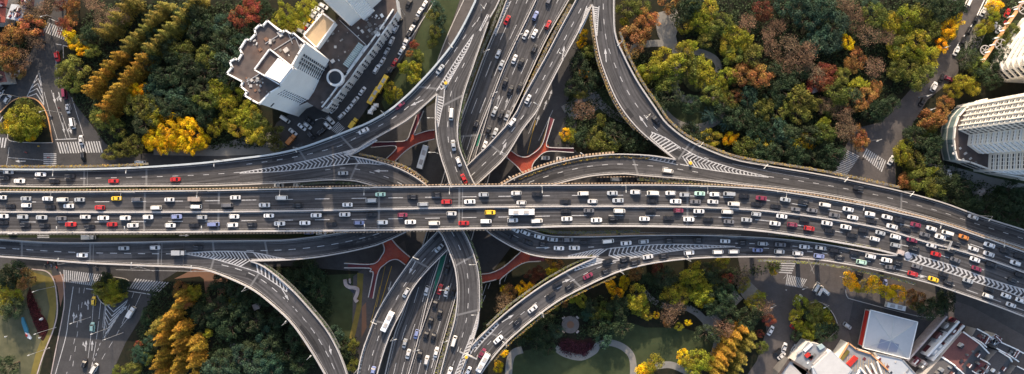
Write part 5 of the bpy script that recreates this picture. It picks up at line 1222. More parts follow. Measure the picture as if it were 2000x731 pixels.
LM=[(20,60,'by the red roofs at top left'),(80,20,'beside the crossing at top left'),(25,115,'over the kerb at far left'),(155,25,'right of the top left crossing'),(140,90,'at the bend of the left street'),
(50,235,'on the island of the left crossing'),(210,60,'in the top left wood near its street'),(330,60,'between the two orange conifer rows'),(430,20,'at the top edge of the left wood'),(430,100,'in the shady middle of the left wood'),
(560,30,'behind the white tower'),(330,180,'in the dark hollow of the left wood'),(230,215,'at the left wood corner by the street'),(330,265,'above the upper left ramp'),(440,200,'left of the white tower'),(510,260,'below the white tower'),
(800,130,'between the car street and the top left ramp'),(850,40,'on the strip beside the top left ramp'),(1145,90,'in the wedge below the top split'),(1120,200,'right of the diagonal ramp'),(1110,265,'beside the upper right footbridge'),(1220,270,'above the right split hedge'),
(1240,50,'left of the upper park plaza'),(1280,150,'inside the big curve of the park ramp'),(1370,60,'right of the upper park plaza'),(1420,120,'along the winding park path'),(1350,230,'near the park loop path'),(1470,150,'in the rusty grove of the park'),
(1400,275,'above the right merging wedge'),(1500,20,'at the top of the park'),(1540,100,'in the brown grove of the park'),(1540,240,'in the lower middle of the right wood'),(1630,60,'in the teal grove at top right'),(1640,160,'beside the rusty clump of the right wood'),
(1700,50,'in the brown strip of the right wood'),(1780,60,'left of the upper right street'),(1780,150,'where the right wood meets the street'),(1700,190,'in the corner of the right wood'),(1640,260,'left of the right crossing'),
(1920,70,'in the garden of the curved balconies'),(1860,190,'above the cream tower podium'),(1800,280,'left of the cream tower podium'),(1770,350,'at the corner above the right ramp'),(1900,400,'in the shade under the cream tower'),(1980,420,'at the right edge under the tower'),
(30,570,'left of the pale lawn'),(215,570,'on the island of the bottom left crossing'),(350,580,'at the top of the lower left wood'),(340,680,'in the lower left conifers'),(270,700,'along the bottom left street'),(450,620,'inside the lower left curve'),(530,690,'at the bottom of the lower left curve'),
(600,550,'on the shaded lawn by the curve'),(680,680,'beside the bottom diagonal ramp'),(1030,560,'between the two lower centre ramps'),(990,700,'beside the bottom split'),(1110,590,'above the round terrace'),(1070,660,'below the round terrace'),
(1240,580,'in the golden clump of the lower park'),(1320,560,'in the middle of the lower park'),(1300,630,'on the edge of the lower lawn'),(1400,540,'above the stepped path'),(1440,620,'below the stepped path'),(1450,690,'in the orange row by the street'),(1360,710,'at the bottom of the lower park'),
(1510,520,'by the lower right crossing'),(1590,630,'on the round island at lower right'),(1700,560,'under the right deck above the hip roof'),(1790,590,'right of the parked white ambulance-like van'),(1840,610,'in the shade of the right deck')]
LM=[(a,b,c.replace('ambulance-like van','coach')) for a,b,c in LM]
TS=[]
def T_(k,s):
    for t in s.split():
        a=t.split(','); TS.append((float(a[0]),float(a[1]),k,float(a[2]) if len(a)>2 else None))
T_('w','200,40 230,30 185,12 40,118 80,28 70,78 100,8 55,15 1456,44 1518,51 1542,89,24 1508,96 1576,103 1559,120,24 1593,144 1651,10 1668,27 1696,68 1730,75 1672,45 1703,130 1610,205 1644,219 1651,239 1651,257,24 1323,597 1306,614 1446,542 1415,642 1140,215 1497,68 1530,130 1491,601 985,594')
T_('n','140,12,14 135,40,14 20,80,24 60,52,22 10,112,22 35,140,14 1234,79,26 1251,62,22 1268,38,20 1309,5 1446,147 1484,152 1436,188,15 1672,118 1689,191 1709,174,17 1668,202 1675,267,17 1682,281,14 1768,353,15 1785,360,14 50,545,17 352,566,15 359,592,12 995,572,14 1084,512,14 1104,594,7 1241,536,14 1302,631,9 1778,580,15 1795,587,14 800,105,7 1839,219,14 1819,236 1846,200,14')
T_('r','120,8,12 125,52,15 470,35,20 500,22,20 488,8,14 1490,20,20 1460,133,14 1610,137,18 1607,157,18 1620,147,18 1595,165,16 808,88,8 1053,532,13 1039,540,12 1285,525,13 1422,546,14 1501,625,12 1484,652,9 270,672,7 655,150,6 1610,640,8')
T_('m','1436,655,11 1426,668,11 1418,684,11 1410,698,11 1404,712,11 1398,728,11')
T_('b','70,240,15 60,262,13 25,245,14 330,255,18 365,245,18 340,268,18 395,275,16 300,272,17 372,285,15 318,225,12 275,178,14 135,70,12 150,88,14 165,100,12 250,170,13 268,190,11 305,240,13 345,240,15 380,262,17 350,280,17 320,283,15 390,283,13 290,278,12 1140,68,9 1135,86,10 1141,145,10 1105,262,13 1426,272,14 1584,284,10 1655,82,15 1853,58,15 1870,41,13 1840,88,13 1942,10,15 1080,529,12 1019,561,10 1036,563,9 1022,575,9 1197,563,13 1207,575,11 1220,553,11 1282,616,7 1344,631,7 1371,583,16 1333,696,12 1264,720,13 1661,549,15 1706,556,15 1733,570,17 1754,573,15 974,717,11 985,690,8 1251,724,12 1510,530,7 985,565,9')
T_('y','48,228,25 62,250,20 36,250,18 222,562,17 212,582,15 235,575,14 452,185,18 470,225,18 430,195,17 480,240,17 445,235,17 495,225,15 560,22,17 580,42,17 545,38,15 600,12,17 565,55,14 592,28,14 530,50,11 300,225 430,172 442,205 480,212,17 462,250 500,262 420,250,15 790,132,11 812,132,11 808,152,13 762,172,12 760,190,12 778,182,10 1115,265,13 1220,44,10 1364,24 1385,20 1371,44 1337,51,15 1345,90,14 1422,92 1453,85 1439,70 1296,113,22 1337,103 1275,137,22 1320,126,22 1258,147,17 1371,130 1361,150 1391,154 1422,148 1405,174 1385,271 1491,281 1559,278 1744,44 1771,34 1764,60,15 1791,79 1791,103 1754,99 1812,113 1675,171 1607,243,12 1771,281,12 1761,305 1822,335,12 1880,160,17 1860,178,17 1901,174,15 1915,58,13 1925,51,13 1942,30,12 25,225,15 45,245,17 40,262,13 8,250,12 12,565 22,582 218,568,13 205,575,12 228,582,11 379,573,15 455,590,9 407,652,9 1126,578,14 1136,588,13 1244,580 1251,600,17 1261,614,13 1240,594,14 1316,570 1337,577,16 1364,549 1350,537 1385,563,17 1371,573 1326,638,9 1350,708,18 1366,702,18 1382,708,17 1355,725,16 1279,710,15 1564,593,15 1555,620,15 1580,647,15 1617,627,15 1604,615,14 1565,640,14 1682,560,13 1412,512,13 1456,552,12 1450,565,9 1084,592,7 1473,592,15 1484,585,13')
T_('o','45,208,18 66,222,17 200,565,15 215,550,14 236,558,13 150,132,22 128,148,18 145,165,17 200,232 228,252 262,205 285,210 40,210,15 62,222,14 405,195 500,238 530,262,20 540,285,14 400,110 355,100 260,285 240,292,15 215,300,14 845,30,11 850,62,12 845,85,10 815,105,9 820,112,9 1150,102,15 1135,182,13 1175,235,11 1160,270 1182,280 1226,17 1250,10 1378,79,17 1412,41 1395,55 1430,108 1470,109 1347,133 1310,150 1302,167 1391,185 1419,196 1491,212 1521,215 1559,222 1559,191 1580,200 1456,291 1620,215,15 1706,31,22 1798,27 1819,61 1764,89 1778,130,20 1754,137,20 1805,144 1788,157 1644,150,17 1634,181 1610,260 1805,267,15 1785,312 1778,328,14 1797,350 1812,250,14 1826,363 1908,130,17 1976,58,15 1962,79,14 3,600,17 195,560,13 306,645,9 320,628,9 287,700,13 260,720,13 232,725,12 690,676,13 690,713,13 1032,652,12 1083,598,10 1183,607,14 1163,612,14 1345,555,17 1395,520,12 1511,519,12 1592,607,17 1598,630,17 1487,679,11 1791,597,12 1610,611,12 155,80,14 180,100,15 125,130,13')
T_('d','340,30,13 318,52,12 300,75,12 265,112,12 240,142,12 222,165,12 185,58 170,72,17 300,75 330,90 385,62 420,85 400,45 380,20 360,30 340,110 365,130 395,140 430,130 450,150 320,150 350,160 375,175 510,12 440,75 465,60 520,30,15 290,120 310,205 340,215 370,210 400,225 395,170 280,240 1130,128,19 1120,168,17 1150,155 1200,262 1232,270 1255,280 1140,270 1290,250,14 1320,262,13 1280,195 1310,190 1275,220 1350,205 1410,220 1440,232 1465,245 1485,255 1500,235 1475,225 1514,147 1540,150 1559,147 1530,175 1510,195 1350,262 1368,275 1330,25 1345,8 1505,300 1480,298 1528,285 1542,260 1580,262 1586,305,17 1556,305 1617,319,17 1627,301 1605,290 1832,20 1860,15 1815,5 1737,205 1720,212 1705,222 1660,190 1925,147,20 1942,160,17 1890,115 1960,120 1819,281 1791,270 1775,262,12 1812,305 1840,355 1873,365 1850,372,14 1860,384 1891,398 1942,394 1976,394 1959,411 1993,431 1930,415 1975,370 1990,385 10,540 35,532 25,600 15,715,20 205,548,13 240,560,12 287,618,15 393,614,17 434,548 448,642 496,628 485,566 513,583 470,600 460,565 430,600 425,625 440,700 605,525 571,549 612,539 622,570 585,532 560,600,15 590,590,14 600,620 560,575,13 544,621 530,672 575,655 557,690 585,717 610,700,13 490,680 667,672,15 653,690 675,695,14 660,720,13 1050,666 1073,682,14 1019,655 1039,628 1060,640 1070,612,13 1155,598,14 1170,640 1161,645,13 1300,545 1265,545,14 1381,532 1381,652 1426,611 1400,600 1390,575 1420,575 1468,612 1460,625 1210,600 1215,640 1606,650,17 1625,645,14 1575,608,15 1832,597,20 1850,588 1815,605 1400,560 1555,655,12 950,640,9')
T_('t','440,45 470,85 450,110 325,192,22 302,172,20 345,195 470,125 480,150 1535,10,22 1559,7,22 1576,38,24 1600,20,22 1614,17 1634,51,22 1620,82,22 1600,60,22 1590,85 1463,191,17 1460,208,15 1528,262 1510,275,15 1475,275 1700,10 855,18,12 862,38,11 595,560,14 472,693,20 516,703,20 420,717,20 393,720,14 450,718 500,725 280,693,17 297,665,12 268,690,12 530,715 520,659,17 653,652,15 1032,650,13 1084,648,15 1190,642,15 1150,612,12 1180,660 1545,275 1515,255')
T_('p','1388,226,18 1350,250,15 1420,240,15 570,560,15 655,655,13 1504,310,15 850,8,11 1490,240,15 860,60,9')
# conifer rows drawn as lines of tips
def row(x0,y0,x1,y1,n,k,r=13,jit=4):
    rr=random.Random(int(x0*7+y0))
    for i in range(n):
        t=(i+.5)/n; TS.append((x0+(x1-x0)*t+rr.uniform(-jit,jit),y0+(y1-y0)*t+rr.uniform(-jit,jit),k,r))
row(392,-6,290,105,13,'c',12,1.5); row(288,108,206,212,13,'m',12,1.5); row(330,10,245,100,11,'c',12,1.5); row(240,104,172,186,10,'m',12,1.5); row(262,0,200,72,6,'c',13,3); row(235,175,205,235,4,'m')
row(358,566,352,600,3,'m'); row(335,605,320,640,3,'m'); row(316,650,312,735,6,'m',12,5); row(352,632,348,735,7,'m',12,5); row(382,660,378,735,5,'m',12,5); row(305,625,300,650,2,'c')
row(1450,640,1402,735,9,'m',11,3); row(1472,650,1432,738,7,'c',11,3)
tr_=random.Random(21); trees=[]
CK={}
def addtree(x,y,k,r=None):
    kind={'w':'bare','m':'conifer','c':'conifer','p':'palm'}.get(k,'round')
    r=(r or 20)*S*1.06
    r*=tr_.uniform(.9,1.12)
    if kind=='conifer': sz=(r*1.0,r*1.0,tr_.uniform(13,16)/6.0); zc=7.5
    else: hs=tr_.uniform(.85,1.1) if r>3 else 1.2; e=tr_.uniform(.84,1.2); sz=(r*e,r/e,max(2.2,r*hs)); zc=1.4*sz[2]
    p=P(x,y,zc); nm,word=NAMES[kind]
    if kind=='round': nm='autumn_tree' if k in 'ybnr' else 'evergreen_tree'
    me,tm=tr_.choice(TREE[kind])
    root=empty(nm,(p.x,p.y,0),tr_.uniform(0,6.283)); root.scale=sz
    c=bpy.data.objects.new('crown',me); C.objects.link(c); c.parent=root
    col,cn=PAL[k]; v=tr_.uniform(.75,1.25); h=tr_.uniform(-.07,.07)
    c.color=(max(0.01,col[0]*v*(1+h*2)),col[1]*v,col[2]*v,1)
    t=bpy.data.objects.new('trunk',tm); C.objects.link(t); t.parent=root
    trees.append((root,kind,cn,x,y)); CK[nm]=CK.get(nm,0)+1
for x,y,k,r in TS: addtree(x,y,k,r)
# fill the woods between the traced trees, colour taken from the nearest traced tree
WOOD=[[(185,0),(520,0),(520,45),(440,130),(450,160),(500,210),(560,285),(300,292),(215,290),(175,235),(150,205),(128,160),(150,80)],
      [(1320,-5),(1880,-5),(1858,60),(1825,110),(1780,160),(1700,232),(1660,245),(1630,320),(1560,318),(1440,300),(1380,282),(1335,250),(1400,250),(1420,210),(1400,150),(1410,110),(1340,70)],
      [(300,560),(345,548),(395,560),(440,548),(500,575),(570,640),(620,725),(390,735),(240,735),(262,680)],
      [(1225,110),(1290,100),(1310,150),(1290,200),(1250,190),(1228,150)],
      [(1780,240),(1835,225),(1832,310),(1900,350),(1990,380),(2010,440),(1900,405),(1800,370),(1780,330)],
      [(1200,540),(1500,520),(1440,560),(1380,605),(1320,610),(1280,600),(1240,610),(1200,620)],
      [(0,90),(70,20),(95,0),(70,60),(40,110),(10,150),(0,150)],
      [(1010,610),(1090,590),(1180,580),(1200,640),(1180,665),(1100,660),(1040,672),(1000,660)],
      [(1870,100),(1950,0),(1990,0),(1935,110),(1950,160),(1890,170)]]
def inpoly(x,y,pg):
    r=False; j=len(pg)-1
    for i in range(len(pg)):
        if (pg[i][1]>y)!=(pg[j][1]>y) and x<(pg[j][0]-pg[i][0])*(y-pg[i][1])/(pg[j][1]-pg[i][1])+pg[i][0]: r=not r
        j=i
    return r
pos=[(t[0],t[1]) for t in TS]; seeds=[t for t in TS if t[2] not in 'mcp']
tries=0
print(CK)
while CK['evergreen_tree']<298 and tries<6000:
    tries+=1; pg=WOOD[tr_.randrange(3) if tr_.random()<.8 else tr_.randrange(len(WOOD))]
    xs=[p[0] for p in pg]; ys=[p[1] for p in pg]; x=tr_.uniform(min(xs),max(xs)); y=tr_.uniform(min(ys),max(ys))
    if not inpoly(x,y,pg) or min((x-a)**2+(y-b)**2 for a,b in pos)<15**2: continue
    k=min(seeds,key=lambda s:(s[0]-x)**2+(s[1]-y)**2)[2]
    if k not in 'dto': continue
    pos.append((x,y)); addtree(x,y,k,tr_.uniform(13,18))
print('trees',len(trees),{k:sum(1 for t in trees if t[1]==k) for k in TREE},'tries',tries)
g2=defaultdict(list)
for t in trees:
    lm=min(LM,key=lambda l:(l[0]-t[3])**2+(l[1]-t[4])**2)[2]; g2[(t[1],t[2],lm)].append(t)
for (kind,cn,lm),ts in g2.items():
    ts.sort(key=lambda t:t[3]); w_=NAMES[kind][1]
    for i,t in enumerate(ts):
        lab=f'{cn} {w_} {lm}' if len(ts)==1 else f'{cn} {w_}, {ORD[i]} from the left {lm}'
        tag(t[0],lab,'tree',{'round':'broadleaf trees around the interchange','bare':'thinning autumn trees','palm':'palms in the parks','conifer':'conifers planted in rows'}[kind])
# undergrowth: leafy ground cover
EXC=[(1114,634,22)]+[(1393+i*7,624-i*7,9) for i in range(8)]+[(a,b,6) for a,b in ((1345,602),(1355,608),(1365,615),(1378,628),(1388,640),(1395,650),(1400,670),(1396,690),(1386,632),(1465,575),(1475,585),(1300,50),(1310,80),(1305,30),(1228,110),(1370,103),(1395,115),(1404,130))]+[(1300,50,22),(1465,572,20)]
def undergrowth(name,polys,n,cols,seed,z=(0.2,1.6),s=0.42,lab=None):
    rnd=random.Random(seed); v=[];f=[];sh=[]
    tot=0
    for pg in polys:
        xs=[p[0] for p in pg]; ys=[p[1] for p in pg]; area=(max(xs)-min(xs))*(max(ys)-min(ys)); m=int(n*area/10000)
        for i in range(m):
            x=rnd.uniform(min(xs),max(xs)); y=rnd.uniform(min(ys),max(ys))
            if not inpoly(x,y,pg) or any((x-a)**2+(y-b)**2<c*c for a,b,c in EXC): continue
            va=rnd.uniform(.5,1.5)
            for k in range(9):
                c=P(x,y,0)+Vector((rnd.gauss(0,.7),rnd.gauss(0,.7),rnd.uniform(*z))); d=Vector((rnd.gauss(0,.6),rnd.gauss(0,.6),1)).normalized(); t=d.orthogonal().normalized(); b=d.cross(t); q=s*rnd.uniform(.6,1.3); j=len(v)
                v.extend([c-t*q,c-b*q*.6,c+t*q,c+b*q*.6]); f.append((j,j+1,j+2,j+3)); sh.extend((.5,va*rnd.uniform(.6,1.4),0))
    me=bpy.data.meshes.new(name); me.from_pydata([tuple(p) for p in v],[],f); me.materials.append(M['leaf'])
    at=me.attributes.new('shade','FLOAT_VECTOR','FACE'); at.data.foreach_set('vector',sh)
    o=bpy.data.objects.new(name,me); C.objects.link(o); o.color=(*cols,1); tag(o,lab,'undergrowth',kind='stuff'); return o
undergrowth('undergrowth',WOOD+[[(1130,60),(1160,90),(1200,200),(1250,270),(1230,290),(1130,280),(1090,290),(1110,200)],[(560,520),(640,530),(650,620),(620,650),(560,600),(510,540)],[(640,640),(700,660),(690,735),(660,735)],[(950,620),(1040,570),(1160,500),(1200,520),(1050,600),(960,680)],[(1480,640),(1440,740),(1400,740),(1440,650)]],260,(0.035,0.055,0.022),3,lab='low dark leafy undergrowth covering the floor of the woods and parks')
undergrowth('red_shrubs',[[(1090,680),(1100,660),(1130,670),(1150,668),(1158,678),(1140,693),(1112,692)]],1200,(0.055,0.016,0.026),9,z=(.2,1.1),s=.3,lab='dark purple red shrub bed along the curved path in the lower park')
undergrowth('red_shrubs',[[(60,562),(70,590),(80,612),(92,630),(94,642),(86,658),(78,650),(66,618),(56,588)]],1500,(0.10,0.02,0.022),10,z=(.1,.6),s=.25,lab='dark red shrub bed curving across the pale left lawn')
# planted hedges hanging along deck edges
def hedge(px,zf,off,lab,col,wd=1.0,z0=0.0,parent=None,dens=9,h=0.9):
    pl=wpath(px,zf); n=int(length(pl)*dens); q=resample(pl,max(3,int(length(pl)/1.5))); rnd=random.Random(int(px[0][0]+px[0][1])); v=[];f=[];sh=[]
    for i in range(n):
        t=rnd.random()*(len(q)-1.001); j=int(t); p=q[j].lerp(q[j+1],t-j); d=q[j+1]-q[j]; nn=Vector((-d.y,d.x,0)).normalized()
        c=p+nn*(off+rnd.uniform(-wd/2,wd/2))+Vector((0,0,z0+rnd.uniform(.1,h))); va=.6+.8*abs(math.sin(t*.37))*rnd.uniform(.5,1.4)
        m=Vector((rnd.gauss(0,.7),rnd.gauss(0,.7),1)).normalized(); a=m.orthogonal().normalized(); b=m.cross(a); s=rnd.uniform(.16,.34); k=len(v)
        v.extend([c-a*s,c-b*s*.6,c+a*s,c+b*s*.6]); f.append((k,k+1,k+2,k+3)); sh.extend((.5+rnd.gauss(0,.02),va,0))
    me=bpy.data.meshes.new('hedge'); me.from_pydata([tuple(p) for p in v],[],f); me.materials.append(M['leaf'])
    at=me.attributes.new('shade','FLOAT_VECTOR','FACE'); at.data.foreach_set('vector',sh)
    o=bpy.data.objects.new('hedge',me); C.objects.link(o); o.color=(*col,1)
    bx=MB(); sweepbox(bx,q,off,wd*.8,z0-.5,z0+.15); b=bx.build('planter_trough',M['concd'],o); tag(o,lab,'hedge','hedges in troughs along the ramps'); return o
gy=(0.17,0.17,0.035); go=(0.26,0.18,0.04); gd=(0.06,0.09,0.03)
hedge([(0,331),(80,331.5),(164,331),(250,328.5),(290,326)],zB,1.3,'olive hedge along the far side of the upper left ramp',go)
hedge([(0,364),(109,366),(250,365),(387,364)],zB,-1.2,'mossy green hedge below the upper left ramp',gy)
hedge([(582,356),(642,352.5),(686,354),(713,359),(745,369)],zB,-1.0,'dark hedge under the bend of the central joining ramp',gd)
hedge([(700,307),(735,314),(770,324),(803,339),(832,361)],zB,1.3,'olive hedge above the bend of the central joining ramp',go)
hedge([(1205,65),(1221,109),(1248,161),(1283,212),(1303,240),(1339,270),(1388,294),(1439,312),(1501,323),(1600,339),(1685,356),(1757,372)],zA,1.3,'long golden hedge on the outer side of the park ramp',go,1.2)
hedge([(1157,20),(1161,52),(1169.5,105),(1180,140),(1200,188),(1220,222),(1244,250)],zA,-1.3,'thin golden hedge on the inner side of the park ramp',go,.8)
hedge([(1009,345),(1064,324),(1119,310),(1150,305),(1200,300.5),(1268,303)],zA,-1.4,'orange brown hedge above the ramp right of centre',go,.8)
hedge([(1245,344),(1359,353),(1500,368),(1609,381),(1690,395)],zA,-1.3,'olive hedge between the main deck and the merging ramp',gy,1.3)
hedge([(1038,449),(1074,459),(1123,461),(1180,460.5),(1250,458.5)],zB,1.4,'green and orange hedge above the lower right ramp near the middle',gy,1.5)
hedge([(1500,463),(1555,468),(1609,475),(1664,485),(1719,495)],zB,1.4,'bright green hedge between the main deck and lower right ramp',gy,1.5)
hedge([(1480,502.5),(1555,505),(1609,510),(1664,519),(1705,528),(1750,538.5),(1790,548)],zM,-1.4,'yellow-green hedge below the lower right deck edge',gy,1.0,z0=-.3)
hedge([(1039,571),(1073.5,548),(1118,523),(1160,504)],zB,1.3,'green hedge on the inner side of the sweeping lower ramp',gy,.8)
hedge([(955,641),(978,619),(1005,596),(1039,571)],zB,1.3,'green hedge near the bottom split of the sweeping ramp',gy,1.0)
hedge([(960,702),(991,667),(1039,626),(1090,588),(1142,561),(1200,534.5)],zB,-1.3,'thin golden hedge outside the sweeping lower ramp',go,.7)
hedge([(889,584),(867,662),(848,728)],zN,1.3,'dark green hedge along the right edge of the bottom highway',gy,1.6)
hedge([(990,0),(972,46),(946,108),(920,179),(905,225)],zN,-1.6,'dark green hedge on the left side of the top highway',gd,1.4)
hedge([(1109,5),(1076,62),(1050,114),(1018,184)],zN,1.6,'golden hedge strip right of the top highway',go,1.6)
hedge([(907,183),(899,215),(894,248),(896,284),(910,322)],zB,.9,'green creeper on the right parapet of the upper central ramp',gd,.7)
hedge([(903,449),(917,475),(930,512),(936,549),(936,600)],zB,.9,'green creeper on the right parapet of the central ramp',gd,.7)
hedge([(513,518),(543.6,540.5),(578,572),(612,610),(639,644),(660,682)],zA,.9,'dark creeper along the inner parapet of the lower left curve',gd,.8)
hedge([(1910,424),(2000,453)],zA,-11.8,'leafy strip between the upper right ramp and the main deck',gd,2.0)
# ------------------------------------------------------------------ street lamps, gantries
def lamp_proto():
    r=empty('street_lamp'); mb=MB(); mb.cyl((0,0,0),(0,0,9.5),.13,.07,6); mb.build('pole',M['steel'],r)
    mb=MB(); mb.cyl((0,0,9.4),(2.0,0,9.9),.06,.05,5); mb.build('arm',M['steel'],r)
    mb=MB(); mb.box((2.3,0,9.88),(1.0,.34,.16),taper=.8); mb.build('lamp_head',M['lampw'],r)
    mb=MB(); mb.cyl((0,0,-0.3),(0,0,.4),.25,.2,8); mb.build('base',M['conc'],r); return r
lp=lamp_proto(); lampn=0
def lamp(x,y,z,ang,where,two=False):
    global lampn
    o=lp if lampn==0 else copy_tree(lp); lampn+=1
    o.location=P(x,y,z); o.rotation_euler=(0,0,ang); LAMPS.append((o,where,x,y)); return o
LAMPS=[]
def lamps(spec,z,ang,where,top=1.1):
    for t in spec.split():
        x,y=map(float,t.split(',')); lamp(x,y,z+0.9,ang,where)
lamps('2,376 130,376 262,376 406,373 562,371 721,368 882,366 1057,364 1215,363 1369,365',ZM,R(-90),'the upper edge of the main deck')
lamps('1519,375 1665,397 1810,431 1930,466',ZM,R(-103),'the far right upper deck edge')
lamps('8,500 142,512 280,520 393,526',ZA,R(80),'the lower left ramp edge')
lamps('142,453 270,453 415,452 560,450 722,449 1860,487',ZM,R(90),'the lower side of the main deck')
lamps('6,332 134,332 272,327 438,314',ZB,R(-90),'the upper left ramp')
lamps('586,290 752,221 880,93 940,20',ZB,R(-50),'the top left ramp')
lamps('1338,506 1212,531 1060,612 990,667',ZB,R(125),'the lower sweep')
lamps('489,563 565,627 612,692',ZA,R(45),'the lower left curve')
lamps('1262,227 1208,90 1362,281 1484,322 1636,347 1760,374 1908,421',ZA,R(225),'the park ramp')
lamps('990,305 1052,212 1100,118 1005,352 1140,307',ZA,R(150),'the diagonal and crossing ramps')
lamps('812,498 733,620 700,720',ZA,R(-20),'the lower diagonal ramp')
lamps('932,512 936,607 876,560 855,300 853,235',ZB,R(180),'the central ramps')
lamps('946,110 992,0 1008,80 961,190 770,657 813,677 867,660',ZN,R(20),'the north-south highway')
lamps('1848,8 1830,98 1795,190 1802,216 1700,275 120,40 118,220 40,190 105,560 108,640 96,680 176,620 215,640 240,650 640,235 700,150 790,28 1500,590 1560,555 1600,590',0,R(200),'the ground streets')
g3=defaultdict(list)
for l in LAMPS: g3[l[1]].append(l)
for wh,ls in g3.items():
    ls.sort(key=lambda l:l[2])
    for i,l in enumerate(ls): tag(l[0],f'slim street lamp, {ORD[i]} from the left along {wh}','street lamp','street lamps along the roads')
def gantry(x0,y0,x1,y1,z,lab,board=True):
    a=P(x0,y0,z+6.5); b=P(x1,y1,z+6.5); r=empty('sign_gantry',(a.x,a.y,z)); tag(r,lab,'sign gantry'); d=b-a; mb=MB()
    mb.cyl((0,0,0),(0,0,6.5),.18,.15,8); mb.build('post',M['steel'],r); mb=MB(); mb.cyl((d.x,d.y,0),(d.x,d.y,6.5),.18,.15,8); mb.build('post',M['steel'],r)
    mb=MB(); 
    for dz in (5.6,6.4): mb.beam((0,0,dz),(d.x,d.y,dz),.3,.25)
    n=8
    for i in range(n): mb.beam(Vector((0,0,5.6))+d*(i/n),Vector((0,0,6.4))+d*((i+1)/n),.12,.12)
    mb.build('crossbeam',M['steel'],r)
    if board: 
        c=d*0.5; mb=MB(); mb.box((c.x,c.y,5.4),(d.length*.5,.15,2.2),math.atan2(d.y,d.x)); mb.build('sign_board',M['conc'],r)
gantry(898,688,931,702,ZB,'wide pale sign gantry over the bottom split at lower centre')
gantry(1853,489,1860,472,ZM,'small sign gantry on the median at the far right deck',False)
# attenuators / yellow drums at the gores
for x,y,z,lab in ((459,506,ZA,'round yellow crash drum at the tip of the lower left wedge'),(871,163,ZB,'yellow crash drum at the tip of the top left split'),(911,697,ZB,'yellow crash drum at the bottom central split'),(1348,319,ZA,'yellow crash drum in the striped wedge right of centre')):
    mb=MB(); p=P(x,y,z); mb.cyl((p.x,p.y,z+.03),(p.x,p.y,z+1.1),.75,.65,14); o=mb.build('crash_drum',M['yel']); m2=MB(); m2.cyl((p.x,p.y,z+.5),(p.x,p.y,z+.75),.74,.71,14); m2.build('drum_band',M['white'],o); tag(o,lab,'crash drum')
mb=MB(); p=P(1757,493,ZM); mb.box((p.x,p.y,ZM+.6),(2.6,1.9,1.1),-.3); mb.box((p.x-.4,p.y,ZM+1.3),(1.2,1.2,.4),-.3); tag(mb.build('barrier_block',M['stone']),'pale crash cushion block at the nose of the far right striped wedge','crash cushion')
mb=MB(); p=P(1773,499,ZM); mb.cyl((p.x,p.y,ZM+.04),(p.x,p.y,ZM+.5),1.5,1.3,14); tag(mb.build('sand_bags',M['solar']),'bluish heap of covered bags at the start of the far right striped wedge','bags')
# pedestrians
skin=mat('skin',(0.45,0.28,0.20),0.6)
def person(x,y,ang,lab,cc,z=0.03):
    p=P(x,y,z); r=empty('person',p,ang); tag(r,lab,'person','pedestrians and riders on the ground streets')
    m=bpy.data.materials.new('clothes'); m.use_nodes=True; m.node_tree.nodes['Principled BSDF'].inputs['Base Color'].default_value=(*cc,1)
    vs_=[(0,0,.92),(0,0,1.18),(0,0,1.42),(0,0,1.55),(0,0,1.68),(.0,.12,.88),(.12,.12,.48),(.05,.12,.06),(0,-.12,.88),(-.10,-.12,.48),(-.22,-.12,.08),(0,.22,1.40),(-.05,.27,1.15),(.08,.27,.92),(0,-.22,1.40),(.05,-.27,1.15),(.16,-.27,.94),(.2,.12,.04),(-.08,-.12,.03)]
    ed=[(0,1),(1,2),(2,3),(3,4),(0,5),(5,6),(6,7),(0,8),(8,9),(9,10),(2,11),(11,12),(12,13),(2,14),(14,15),(15,16),(7,17),(10,18)]
    rad=[.15,.16,.17,.065,.11,.10,.075,.05,.10,.075,.05,.075,.055,.04,.075,.055,.04,.045,.045]
    me=bpy.data.meshes.new('body'); me.from_pydata(vs_,ed,[]); o=bpy.data.objects.new('body',me); C.objects.link(o); o.parent=r; me.materials.append(m)
    sk=o.modifiers.new('Skin','SKIN'); 
    for i,q in enumerate(rad): me.skin_vertices[0].data[i].radius=(q,q)
    me.skin_vertices[0].data[0].use_root=True
    b=MB(); b.cyl((0,0,1.66),(0,0,1.80),.10,.06,8); b.build('hair',M['tyre'],r)
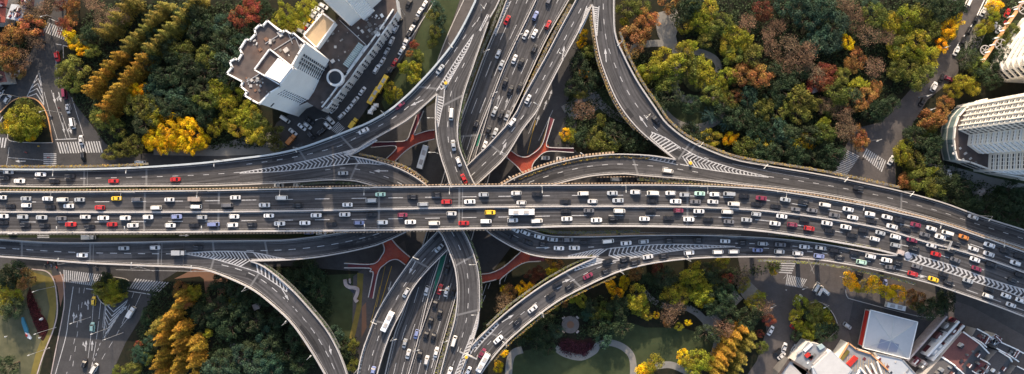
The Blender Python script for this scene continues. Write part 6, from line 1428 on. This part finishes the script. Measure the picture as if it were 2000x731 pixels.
for i,(x,y,a,lab,cc) in enumerate(((140,548,1,'person in dark coat crossing the bottom left zebra, left one',(0.03,0.03,0.05)),(175,550,2,'person in maroon coat crossing the bottom left zebra, right one',(0.15,0.03,0.04)),
   (132,280,1,'person in grey coat at the upper left zebra near its left end',(0.12,0.12,0.13)),(97,308,2,'person in red jacket on the small zebra left of the street',(0.4,0.04,0.03)),(78,286,0,'person in yellow vest at the island of the left crossing',(0.6,0.4,0.05)),
   (1716,313,0,'person in black coat on the right zebra crossing',(0.02,0.02,0.02)),(1684,311,0,'person in black coat left of the right zebra crossing',(0.02,0.02,0.03)),(1534,566,0,'person in white top below the lower right crossing',(0.6,0.6,0.6)),
   (118,212,0,'person in maroon coat walking between the left street lanes',(0.2,0.04,0.05)),(1730,330,0,'person in dark coat right of the right zebra crossing',(0.04,0.04,0.05)),(14,657,0,'person in white on the pale left lawn',(0.7,0.7,0.7)),(80,659,0,'person in white at the tip of the red flower bed',(0.7,0.7,0.7)))):
    person(x,y,a,lab,cc)
# scooters waiting under the lower left deck
def scooter_proto():
    r=empty('scooter'); mb=MB(); mb.box((-.15,0,.62),(.9,.34,.28),taper=.8); mb.box((.45,0,.7),(.18,.38,.6),taper=.7); mb.box((.15,0,.32),(.7,.3,.12)); mb.build('body',M['paintcar'],r)
    for x in (-.6,.62): b=MB(); b.cyl((x,-.06,.25),(x,.06,.25),.25,.25,12); b.build('wheel',M['tyre'],r)
    b=MB(); b.beam((.5,-.33,1.05),(.5,.33,1.05),.05,.05); b.build('handlebar',M['steel'],r); return r
sp=scooter_proto(); k0=0
for i,(x,y) in enumerate(((90,518),(95,512),(102,519),(109,515),(112,522),(173,515),(190,522),(52,298),(100,227))):
    o=sp if i==0 else copy_tree(sp); o.location=P(x,y,.03); o.rotation_euler=(0,0,1.3+i*.2)
    for ch in o.children:
        if ch.name.startswith('body'): ch.color=((.03,.03,.04,1),(.3,.05,.04,1),(.1,.12,.2,1))[i%3]
    tag(o,f'small motor scooter by the left crossings, {ORD[[7,0][0] if False else i]} counted','scooter','scooters waiting by the left crossings')
ss=sorted([o for o in C.objects if o.name.startswith('scooter')],key=lambda o:o.location.x)
for i,o in enumerate(ss): o['label']=f'small motor scooter by the left crossings, {ORD[i]} from the left'
